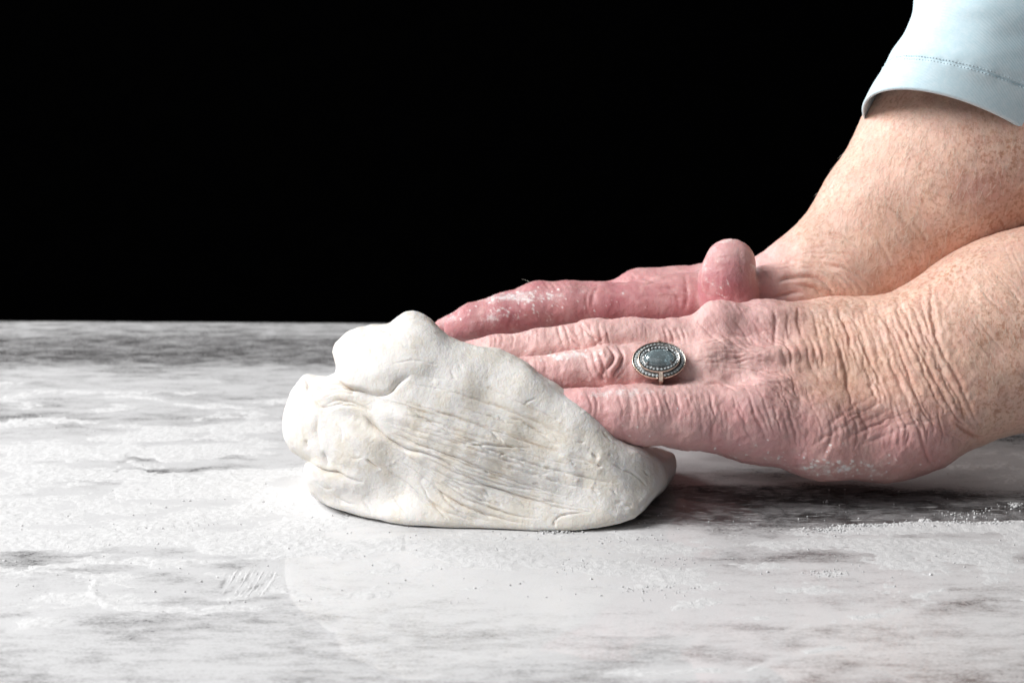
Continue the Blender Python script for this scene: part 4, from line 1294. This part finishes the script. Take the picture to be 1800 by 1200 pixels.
# ------------------------------------------------------------------ ring on the near hand
def build_ring():
    depsg = bpy.context.evaluated_depsgraph_get()
    bv = BVHTree.FromPolygons([tuple(x) for x in getv(na)], [tuple(p.vertices) for p in na.polygons]) if False else None
    v = getv(na); px, py, z = proj(v); fcn = facing(v, getn(na))
    sel = (np.abs(px - 1158) < 14) & (np.abs(py - 640) < 14) & (fcn > 0.1)
    c = v[sel][np.argmin(z[sel])] if sel.any() else P(1158, 640, 36)
    ctr = P(1158, 638, c[1])
    view = CAM - ctr; view /= np.linalg.norm(view)
    # face of the ring: tilted up a little from the line of sight
    n = view * 0.80 + np.array([0.06, 0, 1.0]) * 0.52; n /= np.linalg.norm(n)
    ax = np.array([1.0, 0, 0.05]); ax -= n * (ax @ n); ax /= np.linalg.norm(ax)     # along the finger
    ay = np.cross(n, ax)
    R = empty('ring', ctr)
    tag(R, 'oval blue stone ring with pave halo on the ring finger of the near hand', 'ring')
    M = np.stack([ax, ay, n], 1)
    a_out, b_out = 10.2, 7.9

    def W(p): return M @ np.array(p)

    def rloc(name, V, F, mat, sm=True):
        o = link(name, pymesh(name, [W(p) for p in V], F, sm), mat, R)
        return o

    def torus(a, b, prof, seg=72, arc=None, zf=None):
        V = []; F = []
        k = len(prof)
        ts = np.linspace(0, 2 * math.pi, seg, endpoint=False) if arc is None else np.linspace(arc[0], arc[1], seg)
        for t in ts:
            for (dr, dz) in prof:
                V.append(((a + dr) * math.cos(t), (b + dr) * math.sin(t), dz))
        for i in range(seg if arc is None else seg - 1):
            j = (i + 1) % seg
            for q in range(k):
                r = (q + 1) % k
                F.append((i * k + q, j * k + q, j * k + r, i * k + r))
        if arc is not None:
            F.append(tuple(range(k))[::-1]); F.append(tuple((seg - 1) * k + q for q in range(k)))
        return V, F
    z0 = 2.2
    # outer halo: tray with two rims, open at the bottom where the shank joins
    arc = (-math.pi / 2 + .16, 1.5 * math.pi - .10)
    V, F = torus(a_out - 1.2, b_out - 1.2, [(-1.35, z0 - 1.3), (1.2, z0 - 1.3), (1.25, z0 + .25), (.98, z0 + .28), (.85, z0 - .1), (-.85, z0 - .1), (-1.0, z0 + .2), (-1.3, z0 + .2)], 90, arc)
    ho = rloc('outer_halo', V, F, M_GOLD); ho.data.materials.append(M_SILVER)
    for i_, p_ in enumerate(ho.data.polygons):
        if i_ % 8 in (3, 4, 5): p_.material_index = 1
    # inner halo higher
    z1 = z0 + 1.6
    V, F = torus(6.9, 4.8, [(-.95, z1 - 2.2), (.95, z1 - 2.2), (1.15, z1 + .2), (.85, z1 + .25), (.7, z1 - .1), (-.75, z1 - .1), (-.95, z1 + .15)], 90)
    ho = rloc('inner_halo', V, F, M_GOLD); ho.data.materials.append(M_SILVER)
    for i_, p_ in enumerate(ho.data.polygons):
        if i_ % 7 in (3, 4, 5): p_.material_index = 1
    V, F = torus(4, 3, [(-3.0, z0 - 1.6), (2.6, z0 - 1.6), (2.6, z1 - 1.9), (-2.0, z1 - 1.9)], 48)
    rloc('setting_base', V, F, M_DARK)
    # large stone: oval faceted crown with a domed table
    V = []; F = []
    lev = [(6.1, 4.0, z1 - .2, 32, 0), (5.7, 3.7, z1 + .65, 32, .5), (4.7, 3.2, z1 + 1.35, 32, 0), (3.2, 2.15, z1 + 1.75, 32, .5)]
    for a, b, z_, s_, off in lev:
        for k in range(s_):
            t = 2 * math.pi * (k + off) / s_
            V.append((a * math.cos(t), b * math.sin(t), z_))
    for L in range(3):
        for k in range(32):
            k2 = (k + 1) % 32
            F.append((L * 32 + k, L * 32 + k2, (L + 1) * 32 + k2, (L + 1) * 32 + k))
    V.append((0, 0, z1 + 1.95)); top = len(V) - 1
    for k in range(32): F.append((96 + k, 96 + (k + 1) % 32, top))
    V2 = [(4.6, 3.2, z1 - 1.0), (2.4, 1.6, z1 - 2.0)]
    b0 = len(V)
    for a, b, z_ in V2:
        for k in range(16):
            t = 2 * math.pi * (k + .5) / 16
            V.append((a * math.cos(t), b * math.sin(t), z_))
    for k in range(16):
        k2 = (k + 1) % 16
        F.append((2 * k, b0 + k, (2 * k + 1) % 32)); F.append(((2 * k + 1) % 32, b0 + k, b0 + k2, (2 * k + 2) % 32))
        F.append((b0 + k, b0 + 16 + k, b0 + 16 + k2, b0 + k2))
    F.append(tuple(b0 + 16 + k for k in range(16)))
    rloc('gemstone', V, F, M_GEM, True)
    # prongs
    for t in (math.radians(50), math.radians(130), math.radians(218), math.radians(322)):
        x, y = 5.9 * math.cos(t), 4.15 * math.sin(t); d = np.array([math.cos(t) * .9, math.sin(t), 0])
        V = []; F = []
        path = [(x + d[0] * .3, y + d[1] * .3, z1 - .6, .5), (x + d[0] * .25, y + d[1] * .25, z1 + .4, .5), (x - d[0] * .2, y - d[1] * .2, z1 + 1.0, .5), (x - d[0] * .75, y - d[1] * .75, z1 + 1.15, .32)]
        for (X, Y_, Z_, r) in path:
            for k in range(8):
                q = 2 * math.pi * k / 8
                V.append((X + r * math.cos(q), Y_ + r * math.sin(q) * .8, Z_ + (r * .5 * math.sin(q))))
        for i in range(3):
            for k in range(8):
                F.append((i * 8 + k, i * 8 + (k + 1) % 8, i * 8 + 8 + (k + 1) % 8, i * 8 + 8 + k))
        F.append(tuple(24 + k for k in range(8)))
        rloc('prong', V, F, M_SILVER)
    # small stones, sharing one mesh
    s = 8; V = [(0, 0, .42)]; F = []
    for r, z_ in ((.33, .36), (.60, .05), (.05, -.55)):
        for k in range(s):
            V.append((r * math.cos(2 * math.pi * k / s), r * math.sin(2 * math.pi * k / s), z_))
    for k in range(s):
        k2 = (k + 1) % s
        F.append((0, 1 + k, 1 + k2)); F.append((1 + k, 1 + s + k, 1 + s + k2, 1 + k2)); F.append((1 + s + k, 1 + 2 * s + k, 1 + 2 * s + k2, 1 + s + k2))
    sm = pymesh('small_stone', [W(p) for p in V], F, False)
    sm.materials.append(M_STONE)
    for a, b, z_, cnt, ar in ((a_out - 1.2, b_out - 1.2, z0 + .02, 38, arc), (6.9, 4.8, z1 + .02, 30, (0, 2 * math.pi * 29 / 30))):
        for t in np.linspace(ar[0] + .05, ar[1] - .03, cnt):
            o = bpy.data.objects.new('small_stone', sm); COL.objects.link(o); o.parent = R
            o.location = Vector(W((a * math.cos(t), b * math.sin(t), z_))) * MM
            o.scale = ((1.0 if cnt == 38 else .8) * random.uniform(.85, 1.1),) * 3
    # beads of metal between the stones
    # shank: band round the finger
    fc_ = P(1160, 650, 44.5) - ctr
    fr = 10.6
    V = []; F = []; seg = 64
    fx = np.array([1.0, 0.0, 0.02]); fy = np.array([0, 1.0, 0]); fz = np.cross(fx, fy)
    for i in range(seg):
        t = 2 * math.pi * i / seg
        rd = fy * math.cos(t) + fz * math.sin(t)
        for (dr, dx) in ((0, -1.0), (.9, -1.05), (1.1, 0), (.9, 1.05), (0, 1.0)):
            V.append(fc_ + rd * (fr + dr) + fx * dx)
    for i in range(seg):
        j = (i + 1) % seg
        for q in range(5):
            r = (q + 1) % 5
            F.append((i * 5 + q, j * 5 + q, j * 5 + r, i * 5 + r))
    link('band', pymesh('band', V, F), M_GOLD, R)
    # shoulder strut from halo to band at the camera side
    V, F = [], []
    p0 = W((0.2, -5.8, z1 - .8)); p1 = W((0.2, -8.4, z0 - 2.2)); side = ax
    for p in (p0, p1):
        for sx, sn in ((-.75, -.6), (.75, -.6), (.75, .6), (-.75, .6)):
            V.append(p + side * sx + n * sn)
    F = [(0, 1, 5, 4), (1, 2, 6, 5), (2, 3, 7, 6), (3, 0, 4, 7), (3, 2, 1, 0), (4, 5, 6, 7)]
    link('shoulder', pymesh('shoulder', V, F, False), M_GOLD, R)


build_ring()
print('script', time.time() - T0)
